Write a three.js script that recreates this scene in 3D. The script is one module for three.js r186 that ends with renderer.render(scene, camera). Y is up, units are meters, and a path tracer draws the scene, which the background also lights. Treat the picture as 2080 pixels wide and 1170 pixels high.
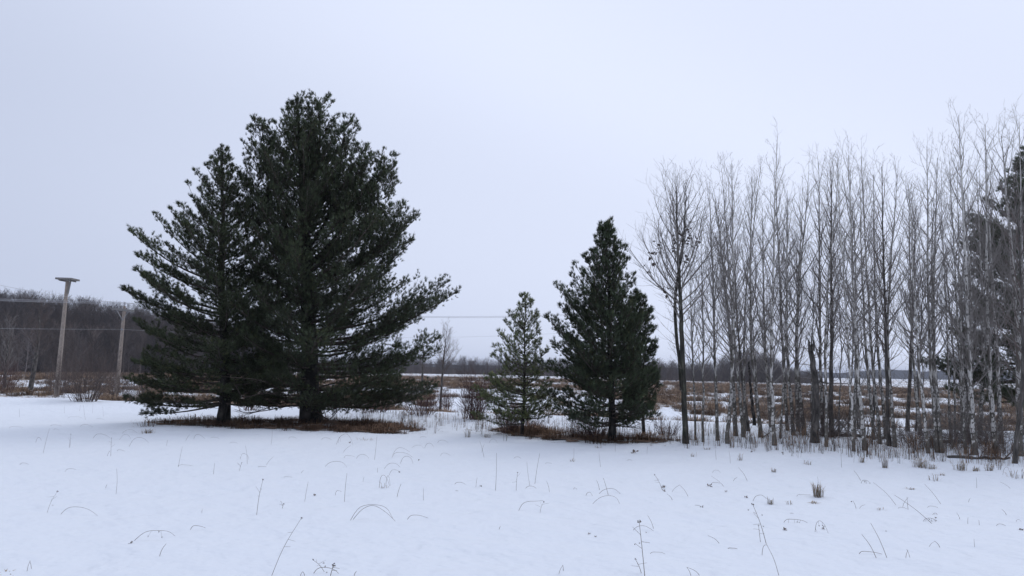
import * as THREE from 'three';
import { mergeGeometries } from 'three/addons/utils/BufferGeometryUtils.js';

// ---------------------------------------------------------------- camera, sky, sun, exposure
const F = 1500, W = 2080, HT = 1170;                       // focal length and size of the photograph in its pixels
const EYE = 1.6;
const scene = new THREE.Scene();
const camera = new THREE.PerspectiveCamera(2 * Math.atan(HT / 2 / F) * 180 / Math.PI, W / HT, 0.1, 6000);
camera.position.set(0, EYE, 0);
camera.rotation.set(Math.atan(169 / F), 0, 0.8 * Math.PI / 180, 'YXZ');
camera.updateMatrixWorld(true);

const clamp = (x, a, b) => Math.min(b, Math.max(a, x));
const sstep = (a, b, x) => { const t = clamp((x - a) / (b - a), 0, 1); return t * t * (3 - 2 * t); };
const SUN = new THREE.Vector3(0.435, 0.725, -0.532).normalize();
{ // overcast sky: even cloud sheet, a little brighter overhead and towards the hidden sun
  const w = 256, h = 128, d = new Float32Array(w * h * 4);
  for (let j = 0; j < h; j++) for (let i = 0; i < w; i++) {
    const el = ((j + 0.5) / h - 0.5) * Math.PI, az = ((i + 0.5) / w - 0.5) * 2 * Math.PI;
    const v = new THREE.Vector3(Math.cos(el) * Math.cos(az), Math.sin(el), Math.cos(el) * Math.sin(az));
    const up = Math.max(0, v.y), c = Math.max(0, v.dot(SUN));
    const cloud = 0.012 * Math.sin(v.x * 7 + 2 * Math.sin(v.y * 9 + v.z * 3)) + 0.008 * Math.sin(v.z * 13 + v.y * 17 + v.x * 5);
    let b = 0.73 + 0.236 * sstep(0.2, 0.85, c) + 0.055 * Math.exp(-12 * up) + cloud;
    const o = (j * w + i) * 4, t = Math.min(1, Math.max(0, (b - 0.75) / 0.3));
    d[o] = b * (0.735 + 0.065 * t); d[o + 1] = b * (0.817 + 0.043 * t); d[o + 2] = b * 1.035; d[o + 3] = 1;
    if (v.y < -0.02) { d[o] *= 0.9; d[o + 1] *= 0.9; d[o + 2] *= 0.9; }
  }
  const t = new THREE.DataTexture(d, w, h, THREE.RGBAFormat, THREE.FloatType);
  t.mapping = THREE.EquirectangularReflectionMapping; t.magFilter = THREE.LinearFilter; t.minFilter = THREE.LinearFilter; t.wrapS = THREE.RepeatWrapping; t.needsUpdate = true;
  scene.background = t; scene.environment = t;
}
const sun = new THREE.DirectionalLight(new THREE.Color(1, 0.98, 0.95), 0.5);
sun.position.copy(SUN).multiplyScalar(120); sun.castShadow = true; sun.shadow.radius = 40;
Object.assign(sun.shadow.camera, { left: -60, right: 60, top: 60, bottom: -60, near: 1, far: 300 });
scene.add(sun); scene.add(sun.target);

const renderer = new THREE.WebGLRenderer({ antialias: true });
renderer.setSize(1024, 576); renderer.toneMapping = THREE.LinearToneMapping; renderer.toneMappingExposure = 1.03;
renderer.shadowMap.enabled = true;
scene.fog = new THREE.FogExp2(new THREE.Color(0.80, 0.86, 1.0), 0.0002);

// ---------------------------------------------------------------- helpers
const V = (x, y, z) => new THREE.Vector3(x, y, z);
function makeRng(seed) { let a = seed >>> 0; return () => { a |= 0; a = a + 0x6D2B79F5 | 0; let t = Math.imul(a ^ a >>> 15, 1 | a); t = t + Math.imul(t ^ t >>> 7, 61 | t) ^ t; return ((t ^ t >>> 14) >>> 0) / 4294967296; }; }
let R = makeRng(7);
const rr = (a, b) => a + (b - a) * R();
const lerp = (a, b, t) => a + (b - a) * t;
const hash2 = (i, j) => { let h = Math.imul(i, 374761393) + Math.imul(j, 668265263) | 0; h = Math.imul(h ^ h >>> 13, 1274126177); return ((h ^ h >>> 16) >>> 0) / 4294967296; };
function noise(x, y) { const i = Math.floor(x), j = Math.floor(y), u = x - i, v = y - j, a = u * u * (3 - 2 * u), b = v * v * (3 - 2 * v); return lerp(lerp(hash2(i, j), hash2(i + 1, j), a), lerp(hash2(i, j + 1), hash2(i + 1, j + 1), a), b); }
function fbm(x, y, n = 4) { let s = 0, a = 0.5, t = 0; for (let k = 0; k < n; k++) { s += a * noise(x, y); t += a; x = x * 2.03 + 17.1; y = y * 2.03 + 9.7; a *= 0.5; } return s / t; }
const names = new Map();
function numbered(n) { const k = names.get(n) || 0; names.set(n, k + 1); return k ? `${n}_${String(k).padStart(3, '0')}` : n; }
function tag(o, label, category, group, kind) { o.userData = { label, category }; if (group) o.userData.group = group; if (kind) o.userData.kind = kind; return o; }
function shadow(o) { o.castShadow = true; o.receiveShadow = true; return o; }
function thing(name, label, category, pos, group) { const g = new THREE.Group(); g.name = numbered(name); g.position.copy(pos); tag(g, label, category, group); scene.add(g); return g; }
function part(name, geo, mat, parent) { const m = shadow(new THREE.Mesh(geo, mat)); m.name = name; parent.add(m); return m; }
function single(name, geo, mat, label, category, pos, group) { const m = shadow(new THREE.Mesh(geo, mat)); m.name = numbered(name); m.position.copy(pos); tag(m, label, category, group); scene.add(m); return m; }
const rgb = (r, g, b) => new THREE.Color().setRGB(r, g, b);

// mesh collector: tubes and triangles with uv in metres
class MB {
  constructor() { this.p = []; this.n = []; this.uv = []; this.i = []; }
  tube(pts, rad, sides = 4, cap = false) {
    const base = this.p.length / 3; let v = 0; const up = V(0, 1, 0), T = V(0, 0, 0), A = V(0, 0, 0), B = V(0, 0, 0);
    const ref = Math.abs(pts[pts.length - 1].y - pts[0].y) > 0.8 * pts[0].distanceTo(pts[pts.length - 1]) ? V(1, 0, 0.01) : up;
    for (let k = 0; k < pts.length; k++) {
      T.copy(pts[Math.min(k + 1, pts.length - 1)]).sub(pts[Math.max(k - 1, 0)]).normalize();
      A.crossVectors(T, ref).normalize(); B.crossVectors(A, T);
      if (k) v += pts[k].distanceTo(pts[k - 1]);
      for (let s = 0; s <= sides; s++) {
        const a = s / sides * 2 * Math.PI, c = Math.cos(a), d = Math.sin(a), nx = A.x * c + B.x * d, ny = A.y * c + B.y * d, nz = A.z * c + B.z * d, r = rad[k];
        this.p.push(pts[k].x + nx * r, pts[k].y + ny * r, pts[k].z + nz * r); this.n.push(nx, ny, nz); this.uv.push(s / sides, v);
      }
    }
    const w = sides + 1;
    for (let k = 0; k + 1 < pts.length; k++) for (let s = 0; s < sides; s++) { const a = base + k * w + s; this.i.push(a, a + w, a + 1, a + 1, a + w, a + w + 1); }
    if (cap) { const e = base + (pts.length - 1) * w; for (let s = 1; s + 1 < sides; s++) this.i.push(e, e + s + 1, e + s); }
  }
  tri(a, b, c, n) { const k = this.p.length / 3; for (const q of [a, b, c]) { this.p.push(q.x, q.y, q.z); this.n.push(n.x, n.y, n.z); this.uv.push(0, 0); } this.i.push(k, k + 1, k + 2); }
  geo() { const g = new THREE.BufferGeometry(); g.setAttribute('position', new THREE.Float32BufferAttribute(this.p, 3)); g.setAttribute('normal', new THREE.Float32BufferAttribute(this.n, 3)); g.setAttribute('uv', new THREE.Float32BufferAttribute(this.uv, 2)); g.setIndex(this.i); return g; }
}
function curve(pts, n) { return new THREE.CatmullRomCurve3(pts).getPoints(n); }

// ---------------------------------------------------------------- terrain
function edgeDepth(x) { return clamp(26.5 - 0.35 * x, 21, 38) + 1.6 * (noise(x * 0.13 + 40, 3) - 0.5); }
function H(x, z) {
  const d = -z, e = edgeDepth(x), wide = x > 2 ? 16 : 9;
  const s = sstep(e, e + wide, d);
  let h = 0.07 * (fbm(x * 0.12, z * 0.12, 3) - 0.5) + 0.055 * (fbm(x * 0.7 + 5, z * 1.3, 3) - 0.5) + 0.03 * (fbm(x * 2.0, z * 3.6 + 8, 2) - 0.5);
  h *= 1 - 0.6 * s;
  const hum = 0.42 * (fbm(x * 0.22 + 31, z * 0.13 + 4, 4) - 0.5) * (1 - sstep(150, 420, d)) + 0.25 * (fbm(x * 0.7, z * 0.5, 2) - 0.5) * (1 - sstep(40, 120, d));
  h += s * (-1.1 + hum - 0.010 * clamp(x, -20, 200) * sstep(30, 160, d));
  h += 0.12 * Math.exp(-(((d - e + 1.2) / 1.8) ** 2)) * (0.4 + noise(x * 0.4, 8));
  return h;
}
const Q = camera.quaternion.clone();
const ray = (px, py) => V((px - W / 2) / F, -(py - HT / 2) / F, -1).applyQuaternion(Q);
function ground(px, py) { // where the line of sight through a photo pixel meets the ground
  const r = ray(px, py), p = V(0, 0, 0); let t0 = 1, t1 = 1;
  for (let t = 2; t < 900; t *= 1.012) { p.copy(r).multiplyScalar(t); p.y += EYE; if (p.y < H(p.x, p.z)) { t1 = t; break; } t0 = t; t1 = t; }
  for (let k = 0; k < 20; k++) { const t = (t0 + t1) / 2; p.copy(r).multiplyScalar(t); p.y += EYE; if (p.y < H(p.x, p.z)) t1 = t; else t0 = t; }
  p.copy(r).multiplyScalar(t1); p.y = H(p.x, p.z); return p;
}
function atZ(px, py, z) { const r = ray(px, py); return r.multiplyScalar(z / r.z).add(V(0, EYE, 0)); }
function onGround(px, d) { const r = ray(px, 760); const k = d / -r.z; return V(r.x * k, H(r.x * k, -d), -d); }

function patch(x, z) { // 0 snow .. 1 dead grass showing, in the low field behind the trees
  const d = -z, e = edgeDepth(x) + 5;
  if (d < e) return 0;
  const n = 0.42 * fbm(x * 0.13 + 3, z * 0.07 + 11, 4) + 0.58 * fbm(x * 0.75 + 9, z * 0.42, 3);
  return sstep(0.54, 0.58, n) * sstep(e, e + 7, d);
}
function noiseTexture(size, fn, srgb) {
  const d = new Uint8Array(size * size * 4);
  for (let j = 0; j < size; j++) for (let i = 0; i < size; i++) { const c = fn(i / size, j / size), o = (j * size + i) * 4; for (let k = 0; k < 3; k++) d[o + k] = clamp(255 * (c.length ? c[k] : c), 0, 255); d[o + 3] = 255; }
  const t = new THREE.DataTexture(d, size, size, THREE.RGBAFormat); t.wrapS = t.wrapT = THREE.RepeatWrapping; t.magFilter = THREE.LinearFilter; t.minFilter = THREE.LinearMipmapLinearFilter; t.generateMipmaps = true; if (srgb) t.colorSpace = THREE.SRGBColorSpace; t.needsUpdate = true; return t;
}
const tnoise = (u, v, f) => { // tileable value noise of f cells
  const x = u * f, y = v * f, i = Math.floor(x), j = Math.floor(y), a0 = x - i, b0 = y - j, a = a0 * a0 * (3 - 2 * a0), b = b0 * b0 * (3 - 2 * b0), m = k => ((k % f) + f) % f;
  return lerp(lerp(hash2(m(i) + f * 7, m(j)), hash2(m(i + 1) + f * 7, m(j)), a), lerp(hash2(m(i) + f * 7, m(j + 1)), hash2(m(i + 1) + f * 7, m(j + 1)), a), b);
};
const snowBump = noiseTexture(512, (u, v) => 0.42 * tnoise(u, v, 7) + 0.3 * tnoise(u, v, 19) + 0.2 * tnoise(u, v, 47) + 0.08 * tnoise(u, v, 120));
const snowMat = new THREE.MeshStandardMaterial({ vertexColors: true, roughness: 0.9, bumpMap: snowBump, bumpScale: 0.08 });
{
  // one sheet to the horizon, cells growing with distance
  const nA = 520, radii = [0.01, 1.5]; let r = 2.5; while (r < 4200) { radii.push(r); r *= r < 320 ? 1.0125 : 1.05; }
  const A0 = -0.75, A1 = 0.75, P = [], C = [], U = [], I = [];
  for (const q of radii) for (let k = 0; k <= nA; k++) {
    const a = A0 + (A1 - A0) * k / nA, x = Math.tan(a) * q, z = -q, b = patch(x, z), f = fbm(x * 1.7, z * 1.1, 2);
    P.push(x, H(x, z), z); U.push(x / 5, z / 5);
    const br = [0.29 + 0.14 * f, 0.215 + 0.11 * f, 0.155 + 0.09 * f];
    C.push(lerp(0.83, br[0], b * 0.9), lerp(0.86, br[1], b * 0.9), lerp(0.9, br[2], b * 0.9));
  }
  for (let j = 0; j + 1 < radii.length; j++) for (let k = 0; k < nA; k++) { const a = j * (nA + 1) + k, b = a + nA + 1; I.push(a, a + 1, b, a + 1, b + 1, b); }
  // the ground behind and beside the camera
  const g = new THREE.BufferGeometry(); g.setAttribute('position', new THREE.Float32BufferAttribute(P, 3)); g.setAttribute('color', new THREE.Float32BufferAttribute(C, 3)); g.setAttribute('uv', new THREE.Float32BufferAttribute(U, 2)); g.setIndex(I); g.computeVertexNormals();
  const m = shadow(new THREE.Mesh(g, snowMat)); m.name = 'snow_ground'; tag(m, 'smooth white snow field with brown grass patches farther off', 'snow', null, 'structure'); scene.add(m);
  const e = 4200, t0 = Math.tan(A0), q = [V(0, -0.02, 0), V(t0 * e, -1, -e), V(-e, -0.5, -e), V(-e, 0, e), V(e, 0, e), V(e, -0.5, -e), V(-t0 * e, -1, -e)];
  const g2 = new THREE.BufferGeometry(), P2 = [], I2 = []; for (const p of q) P2.push(p.x, p.y, p.z); for (let k = 1; k + 1 < q.length; k++) I2.push(0, k, k + 1);
  g2.setAttribute('position', new THREE.Float32BufferAttribute(P2, 3)); g2.setAttribute('uv', new THREE.Float32BufferAttribute(new Float32Array(q.length * 2), 2)); g2.setIndex(I2); g2.computeVertexNormals();
  const m2 = shadow(new THREE.Mesh(g2, new THREE.MeshStandardMaterial({ color: rgb(0.79, 0.825, 0.875), roughness: 0.9 }))); m2.name = 'snow_ground_beyond_view'; tag(m2, 'wide snow field around the viewer', 'snow', null, 'structure'); scene.add(m2);
}

// ---------------------------------------------------------------- materials
const tn2 = (u, v, fu, fv) => { const x = u * fu, y = v * fv, i = Math.floor(x), j = Math.floor(y), a0 = x - i, b0 = y - j, a = a0 * a0 * (3 - 2 * a0), b = b0 * b0 * (3 - 2 * b0), m = (k, f) => ((k % f) + f) % f, h = (p, q) => hash2(m(p, fu) + fu * 13, m(q, fv) + fv * 5); return lerp(lerp(h(i, j), h(i + 1, j), a), lerp(h(i, j + 1), h(i + 1, j + 1), a), b); };
function barkTexture(kind) {
  return noiseTexture(kind === 'birch' || kind === 'aspen' ? 1024 : 256, (u, v) => {
    const n = 0.5 * tnoise(u, v, 8) + 0.3 * tnoise(u, v, 32) + 0.2 * tnoise(u, v, 96);
    const fine = 0.5 * tn2(u, v, 6, 90) + 0.5 * tn2(u, v, 24, 300);
    if (kind === 'birch' || kind === 'aspen') { // one tile is 9 m of stem: furrowed dark plates crowd the foot, scars and knots above
      const birch = kind === 'birch', m = v * 9, plates = 0.6 * tn2(u, v, 5, 60) + 0.4 * tn2(u, v, 14, 210);
      let g = (birch ? 0.76 : 0.71) + 0.22 * (fine - 0.5);
      if (tn2(u, v, 3, 220) > 0.84) g *= 0.6;
      if (tn2(u, v, 2, 26) > 0.84 && tn2(u, v, 5, 120) > 0.4) g *= 0.35;
      const cover = m < 0.6 ? 0.78 : m < 1.6 ? 0.63 : m < 2.8 ? 0.5 : 0.3;
      if (plates < cover - (birch ? 0.06 : 0)) { g = 0.37 + 0.2 * (fine - 0.5); return [g * 1.02, g * 0.97, g * 0.9]; }
      return [g, g * 0.98, g * 0.95];
    }
    if (kind === 'ash') { const f = tnoise(u, v * 0.25, 32); const g = 0.27 + 0.2 * (n - 0.5) - (f > 0.6 ? 0.07 : 0); const moss = tnoise(u, v, 7) > 0.6 ? 0.012 : 0; return [g, g * 0.96 + moss, g * 0.86]; }
    const f = tnoise(u, v * 0.25, 32); const g = (kind === 'pine' ? 0.19 : 0.36) + 0.24 * (n - 0.5) - (f > 0.6 ? 0.09 : 0); return [g * 1.03, g * 0.98, g * 0.93];
  }, true);
}
function barkMat(kind, bump) { const t = barkTexture(kind); t.repeat.set(1, kind === 'birch' || kind === 'aspen' ? 1 / 9 : 0.7); const b = t.clone(); b.colorSpace = THREE.NoColorSpace; return new THREE.MeshStandardMaterial({ map: t, bumpMap: b, bumpScale: bump, roughness: 0.95 }); }
const M = {
  birch: barkMat('birch', 0.004), aspen: barkMat('aspen', 0.006), ash: barkMat('ash', 0.012), dark: barkMat('dark', 0.012),
  twigGrey: new THREE.MeshStandardMaterial({ color: rgb(0.21, 0.19, 0.175), roughness: 0.9 }),
  twigBrown: new THREE.MeshStandardMaterial({ color: rgb(0.115, 0.088, 0.078), roughness: 0.9 }),
  twigRed: new THREE.MeshStandardMaterial({ color: rgb(0.10, 0.055, 0.05), roughness: 0.9 }),
  needles: new THREE.MeshStandardMaterial({ color: rgb(0.080, 0.110, 0.055), roughness: 0.7, side: THREE.DoubleSide }),
  pineBark: barkMat('pine', 0.02),
  pineTwig: new THREE.MeshStandardMaterial({ color: rgb(0.07, 0.055, 0.045), roughness: 0.95 }),
  straw: new THREE.MeshStandardMaterial({ color: rgb(0.42, 0.30, 0.18), roughness: 0.9, side: THREE.DoubleSide }),
  deadGrass: new THREE.MeshStandardMaterial({ color: rgb(0.30, 0.215, 0.15), roughness: 0.95, side: THREE.DoubleSide }),
  litter: new THREE.MeshStandardMaterial({ color: rgb(0.16, 0.108, 0.078), roughness: 1, side: THREE.DoubleSide }),
  stem: new THREE.MeshStandardMaterial({ color: rgb(0.19, 0.15, 0.125), roughness: 0.9, side: THREE.DoubleSide }),
  deadLeaf: new THREE.MeshStandardMaterial({ color: rgb(0.06, 0.042, 0.035), roughness: 0.9, side: THREE.DoubleSide }),
  farTree: new THREE.MeshStandardMaterial({ color: rgb(0.105, 0.085, 0.076), roughness: 1 }),
  woodFloor: new THREE.MeshStandardMaterial({ color: rgb(0.085, 0.062, 0.052), roughness: 1 }),
};

// ---------------------------------------------------------------- pines
const tufts = [];
{
  for (let k = 0; k < 4; k++) {
    R = makeRng(100 + k); const mb = new MB();
    for (let i = 0; i < 22; i++) {
      const a = i * 2.39996 + rr(-0.3, 0.3), s = rr(0, 0.07), tilt = rr(0.35, 0.95), L = rr(0.075, 0.115);
      const d = V(Math.cos(a) * Math.sin(tilt), Math.cos(tilt), Math.sin(a) * Math.sin(tilt)), side = V(-Math.sin(a), 0, Math.cos(a)).applyAxisAngle(d, rr(0, 3)).multiplyScalar(0.005), o = V(0, s, 0);
      mb.tri(o.clone().sub(side), o.clone().add(side), o.clone().addScaledVector(d, L), V(d.x, 0.4, d.z).normalize());
    }
    tufts.push(mb.geo());
  }
}
function pine(o) {
  R = makeRng(o.seed);
  const base = o.pos || ground(...o.base), z = base.z, top = atZ(o.top[0], o.top[1], z).sub(base), Ht = top.y;
  const axis = h => V(top.x * h / Ht, h, 0);
  const prof = o.profile.map(([y, xl, xr]) => { const l = atZ(xl, y, z).sub(base), r = atZ(xr, y, z).sub(base), h = (l.y + r.y) / 2, c = axis(h).x; return [h, c - l.x, r.x - c]; }).sort((a, b) => a[0] - b[0]);
  const radius = (h, az) => {
    let k = 0; while (k < prof.length - 2 && prof[k + 1][0] < h) k++;
    const t = clamp((h - prof[k][0]) / (prof[k + 1][0] - prof[k][0]), 0, 1), l = lerp(prof[k][1], prof[k + 1][1], t), r = lerp(prof[k][2], prof[k + 1][2], t), f = 0.5 * (l + r) * (o.deep || 0.92), c = Math.cos(az);
    return Math.max(0.05, c > 0 ? lerp(f, r, c * c) : lerp(f, l, c * c));
  };
  const g = thing(o.name, o.label, 'pine tree', base, null);
  const tr = new MB(), n = 14, tp = [], trad = [];
  for (let k = 0; k <= n; k++) { const u = k / n, p = axis(u * Ht * 0.985); p.x += 0.02 * Ht * (noise(u * 4, o.seed) - 0.5) * (u > 0 && u < 1 ? 1 : 0); if (k === 0) p.y = -0.25; tp.push(p); trad.push(o.r * (Math.pow(1 - u, 0.9) * 0.86 + 0.02) * (k === 0 ? 1.35 : 1)); }
  tr.tube(curve(tp, 28), Array.from({ length: 29 }, (_, k) => { const f = k / 28 * n, i = Math.min(n - 1, Math.floor(f)); return lerp(trad[i], trad[i + 1], f - i); }), 10);
  part('trunk', tr.geo(), M.pineBark, g);
  for (const [hx, hy, r] of o.leaders || []) { // side leaders that run up beside the stem
    const tip = atZ(hx, hy, z).sub(base), h0 = tip.y * 0.55, m = new MB(); const c = curve([axis(h0), axis(h0).lerp(tip, 0.35).add(V((tip.x - axis(tip.y).x) * 0.25, 0, 0)), tip], 8); m.tube(c, c.map((_, k) => r * (1 - k / 9)), 6); part('leader', m.geo(), M.pineBark, g);
  }
  const mats = [[], [], [], []], cols = [[], [], [], []], twig = new MB();
  const m4 = new THREE.Matrix4(), q = new THREE.Quaternion(), q2 = new THREE.Quaternion(), Y = V(0, 1, 0);
  let boughTone = 1;
  function tuft(p, dir, s) {
    const k = Math.floor(R() * 4); q.setFromUnitVectors(Y, dir.clone().normalize()); q2.setFromAxisAngle(Y, R() * 6.28); q.multiply(q2);
    m4.compose(p, q, V(s, s * rr(0.9, 1.15), s)); mats[k].push(...m4.elements);
    const w = rr(0.75, 1.25) * boughTone * (o.tone || 1), y = (o.tint || 0) + (R() < 0.08 ? 0.5 : rr(-0.08, 0.12)); cols[k].push(w * (1 + y * 0.75), w * (1 + y * 0.25), w * (1 - y * 0.2));
  }
  const sc = o.tuft || 0.86, dens = o.density || 1.25;
  function bough(p0, az, L, asc, hb, bare) {
    boughTone = rr(0.72, 1.3); const out = V(Math.cos(az), 0, Math.sin(az)), droop = o.droop === undefined ? 0.08 : o.droop, N = Math.max(5, Math.ceil(L / 0.35)), pts = [], rad = [], u = hb / Ht;
    const side = V(-out.z, 0, out.x), bend = rr(-0.12, 0.12);
    for (let k = 0; k <= N; k++) { const t = k / N; pts.push(p0.clone().addScaledVector(out, L * t).addScaledVector(side, bend * L * t * t).add(V(0, L * (asc * (0.5 * t + 0.5 * t * t)) - droop * L * Math.sin(Math.PI * t) * (1 - u), 0))); rad.push(Math.max(0.005, (0.008 + L * 0.0115) * (1 - 0.9 * t))); }
    const bm = new MB(); bm.tube(pts, rad, 5);
    const at = t => { const f = clamp(t, 0, 1) * N, i = Math.min(N - 1, Math.floor(f)); return pts[i].clone().lerp(pts[i + 1], f - i); };
    const from = bare || 0.16, step = (o.step || 0.145) / L;
    for (let t = from + R() * step; t <= 1.0001; t += step * rr(0.75, 1.25)) {
      const p = at(t), d = at(Math.min(1, t + 0.06)).sub(at(t - 0.06)).normalize();
      for (const sg of [-1, 1]) {
        if (R() > 0.93) continue;
        const ls = Math.min(o.spray || 1.1, (0.30 * L * (1 - 0.35 * t) + 0.12)) * Math.min(1, (1 - t) * 2.6 + 0.22) * Math.min(1, (t - from) * 3 + 0.35) * rr(0.6, 1.15);
        const sd = d.clone().applyAxisAngle(Y, sg * rr(0.5, 1.05)).add(V(0, rr(-0.3 * (1 - u) * (1 - u), 0.36), 0)).normalize();
        const sp = [p, p.clone().addScaledVector(sd, ls * 0.5).add(V(0, 0.02 * ls, 0)), p.clone().addScaledVector(sd, ls).add(V(0, 0.14 * ls, 0))];
        twig.tube(sp, [0.006, 0.0045, 0.003], 3);
        const nt = Math.max(2, Math.round(ls / 0.042 * dens * (o.skirt && hb < o.skirt ? 1.9 : 1)));
        for (let i = 0; i < nt; i++) {
          const s = lerp(0.22, 1, (i + R()) / nt), pp = sp[0].clone().lerp(sp[1], Math.min(1, s * 2)); if (s > 0.5) pp.copy(sp[1]).lerp(sp[2], s * 2 - 1);
          const j = (o.fluff || 0.13) * (1.25 - s * 0.7), jv = j * (1 + (o.thick === undefined ? 0.6 : o.thick) * (1 - u)); pp.add(V(rr(-j, j), rr(-jv * 0.8, jv), rr(-j, j)));
          tuft(pp, sd.clone().multiplyScalar(0.8).add(V(rr(-0.6, 0.6), rr(-0.1, 0.9), rr(-0.6, 0.6))), sc * rr(0.7, 1.15));
        }
      }
      tuft(p.clone().add(V(rr(-0.04, 0.04), rr(0, 0.05), rr(-0.04, 0.04))), d.clone().add(V(rr(-0.5, 0.5), rr(0.1, 0.8), rr(-0.5, 0.5))), sc * rr(0.8, 1.2));
    }
    const tip = at(1), td = at(1).sub(at(0.85)).normalize(); for (let i = 0; i < 6; i++) tuft(tip.clone().add(V(rr(-0.05, 0.05), rr(-0.03, 0.06), rr(-0.05, 0.05))), td.clone().add(V(rr(-0.5, 0.5), rr(0, 0.7), rr(-0.5, 0.5))), sc * rr(0.8, 1.2));
    return bm.geo();
  }
  let az = R() * 6.28;
  for (let hb = o.first; hb < Ht * 0.965;) {
    const u = hb / Ht, nb = o.whorl || 5;
    for (let k = 0; k < nb; k++) {
      az += 2 * Math.PI / nb + rr(-0.35, 0.35);
      const asc = lerp(o.asc[0], o.asc[1], Math.pow(u, 1.15)) * rr(0.75, 1.25);
      let L = 1; for (let it = 0; it < 7; it++) L = 0.5 * L + 0.5 * radius(Math.min(Ht * 0.995, hb + L * asc), az);
      L *= rr(o.rag ? 1 - o.rag : 0.8, 1.06); if (L < 0.12) L = 0.12;
      const p0 = axis(hb + rr(-0.08, 0.08));
      part('branch', bough(p0, az, L, asc, hb, u < 0.25 ? 0.3 : 0.14), M.pineTwig, g);
    }
    az += 0.6; hb += lerp(o.gap[0], o.gap[1], u) * rr(0.85, 1.15);
  }
  for (const [hx, hy] of [[o.top[0], o.top[1]], ...(o.leaders || [])]) { // the leading shoots
    const tip = atZ(hx, hy, z).sub(base), Ls = o.leaderShoot || 0.9;
    for (let s = 0; s < 1; s += 0.05) tuft(tip.clone().add(V(rr(-0.05, 0.05), -Ls * s, rr(-0.05, 0.05))), V(rr(-0.5, 0.5), 0.9, rr(-0.5, 0.5)), sc * rr(0.8, 1.2));
    if (hx !== o.top[0]) for (let h = 0.1; h < tip.y * 0.4; h += 0.22) for (let k = 0; k < 4; k++) part('branch', bough(tip.clone().add(V(0, -h, 0)), R() * 6.28, clamp(0.22 + h * 0.26, 0.2, 0.8) * rr(0.6, 1.15), 1.1, tip.y - h, 0.1), M.pineTwig, g);
    else { const m = new MB(); m.tube([tip.clone().add(V(0, -Ls, 0)), tip.clone().add(V(0, 0.06, 0))], [0.014, 0.005], 4); part('leader_shoot', m.geo(), M.pineTwig, g); }
  }
  for (const [hx, hy, h, L0] of o.extra || []) { // single boughs picked out in the photograph: tip pixel, height of the foot
    const tip = atZ(hx, hy, z).sub(base), p0 = axis(h), d = tip.clone().sub(p0), L = Math.hypot(d.x, d.z); part('branch', bough(p0, d.x > 0 ? rr(-0.2, 0.2) : Math.PI + rr(-0.2, 0.2), L, d.y / L, h, L0 || 0.3), M.pineTwig, g);
  }
  for (let k = 0; k < (o.dead || 0); k++) { // bare lower limbs
    const a = R() * 6.28, L = rr(0.5, 1) * (o.deadLen || 1.6), h = rr(0.25, o.first + 0.5), m = new MB(), out = V(Math.cos(a), 0, Math.sin(a)), s = V(-out.z, 0, out.x);
    const c = curve([axis(h), axis(h).addScaledVector(out, L * 0.35).add(V(0, L * rr(-0.02, 0.16), 0)), axis(h).addScaledVector(out, L * 0.7).addScaledVector(s, rr(-0.2, 0.2) * L).add(V(0, L * rr(-0.06, 0.12), 0)), axis(h).addScaledVector(out, L).addScaledVector(s, rr(-0.3, 0.3) * L).add(V(0, Math.max(L * rr(-0.12, 0.2), 0.08 - h), 0))], 10);
    m.tube(c, c.map((_, i) => lerp(0.028, 0.005, i / 10)), 5);
    for (let i = 3; i < 11; i++) for (let w = 0; w < 2; w++) { const p = c[Math.min(i, 10)], dd = out.clone().applyAxisAngle(Y, rr(-1.3, 1.3)).add(V(0, rr(-0.25, 0.35), 0)), l = rr(0.15, 0.5); m.tube([p, p.clone().addScaledVector(dd, l * 0.5), p.clone().addScaledVector(dd, l).add(V(0, rr(-0.08, 0.08), 0))], [0.007, 0.005, 0.003], 3); }
    part('bare_limb', m.geo(), M.pineTwig, g);
  }
  part('twigs', twig.geo(), M.pineTwig, g).userData.kind = 'stuff';
  for (let k = 0; k < 4; k++) {
    const cnt = mats[k].length / 16, im = shadow(new THREE.InstancedMesh(tufts[k], M.needles, cnt)); im.instanceMatrix.array.set(mats[k]); im.instanceColor = new THREE.InstancedBufferAttribute(new Float32Array(cols[k]), 3);
    im.name = 'crown'; im.userData.kind = 'stuff'; g.add(im);
  }
  console.log(o.name, 'H', Ht.toFixed(2), 'D', (-z).toFixed(1), 'tufts', mats.reduce((a, b) => a + b.length / 16, 0));
  return g;
}
pine({ name: 'white_pine', label: 'slimmer tall pine with layered side branches, growing against the biggest pine', seed: 11, base: [452, 862], top: [452, 300], r: 0.19, first: 0.6, gap: [0.3, 0.22], asc: [-0.02, 1.3], whorl: 5, droop: 0.05, rag: 0.3, dead: 10, deadLen: 2.2, tint: 0.16, spray: 0.85, thick: 0, fluff: 0.085, density: 1.15,
  profile: [[300, 446, 458], [330, 425, 476], [350, 405, 495], [372, 378, 505], [400, 372, 515], [425, 345, 525], [455, 350, 540], [476, 276, 545], [510, 320, 550], [530, 290, 555], [556, 262, 560], [580, 280, 565], [598, 258, 570], [625, 292, 575], [655, 274, 575], [690, 285, 575], [720, 266, 580], [775, 268, 580], [815, 268, 570], [850, 300, 550]], extra: [[285, 842, 0.55, 0.55], [276, 474, 4.0], [262, 555, 3.1], [258, 596, 2.5], [272, 652, 1.75], [262, 722, 1.25], [264, 770, 0.95], [262, 810, 0.7], [345, 425, 4.6], [376, 370, 5.2]] });
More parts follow.
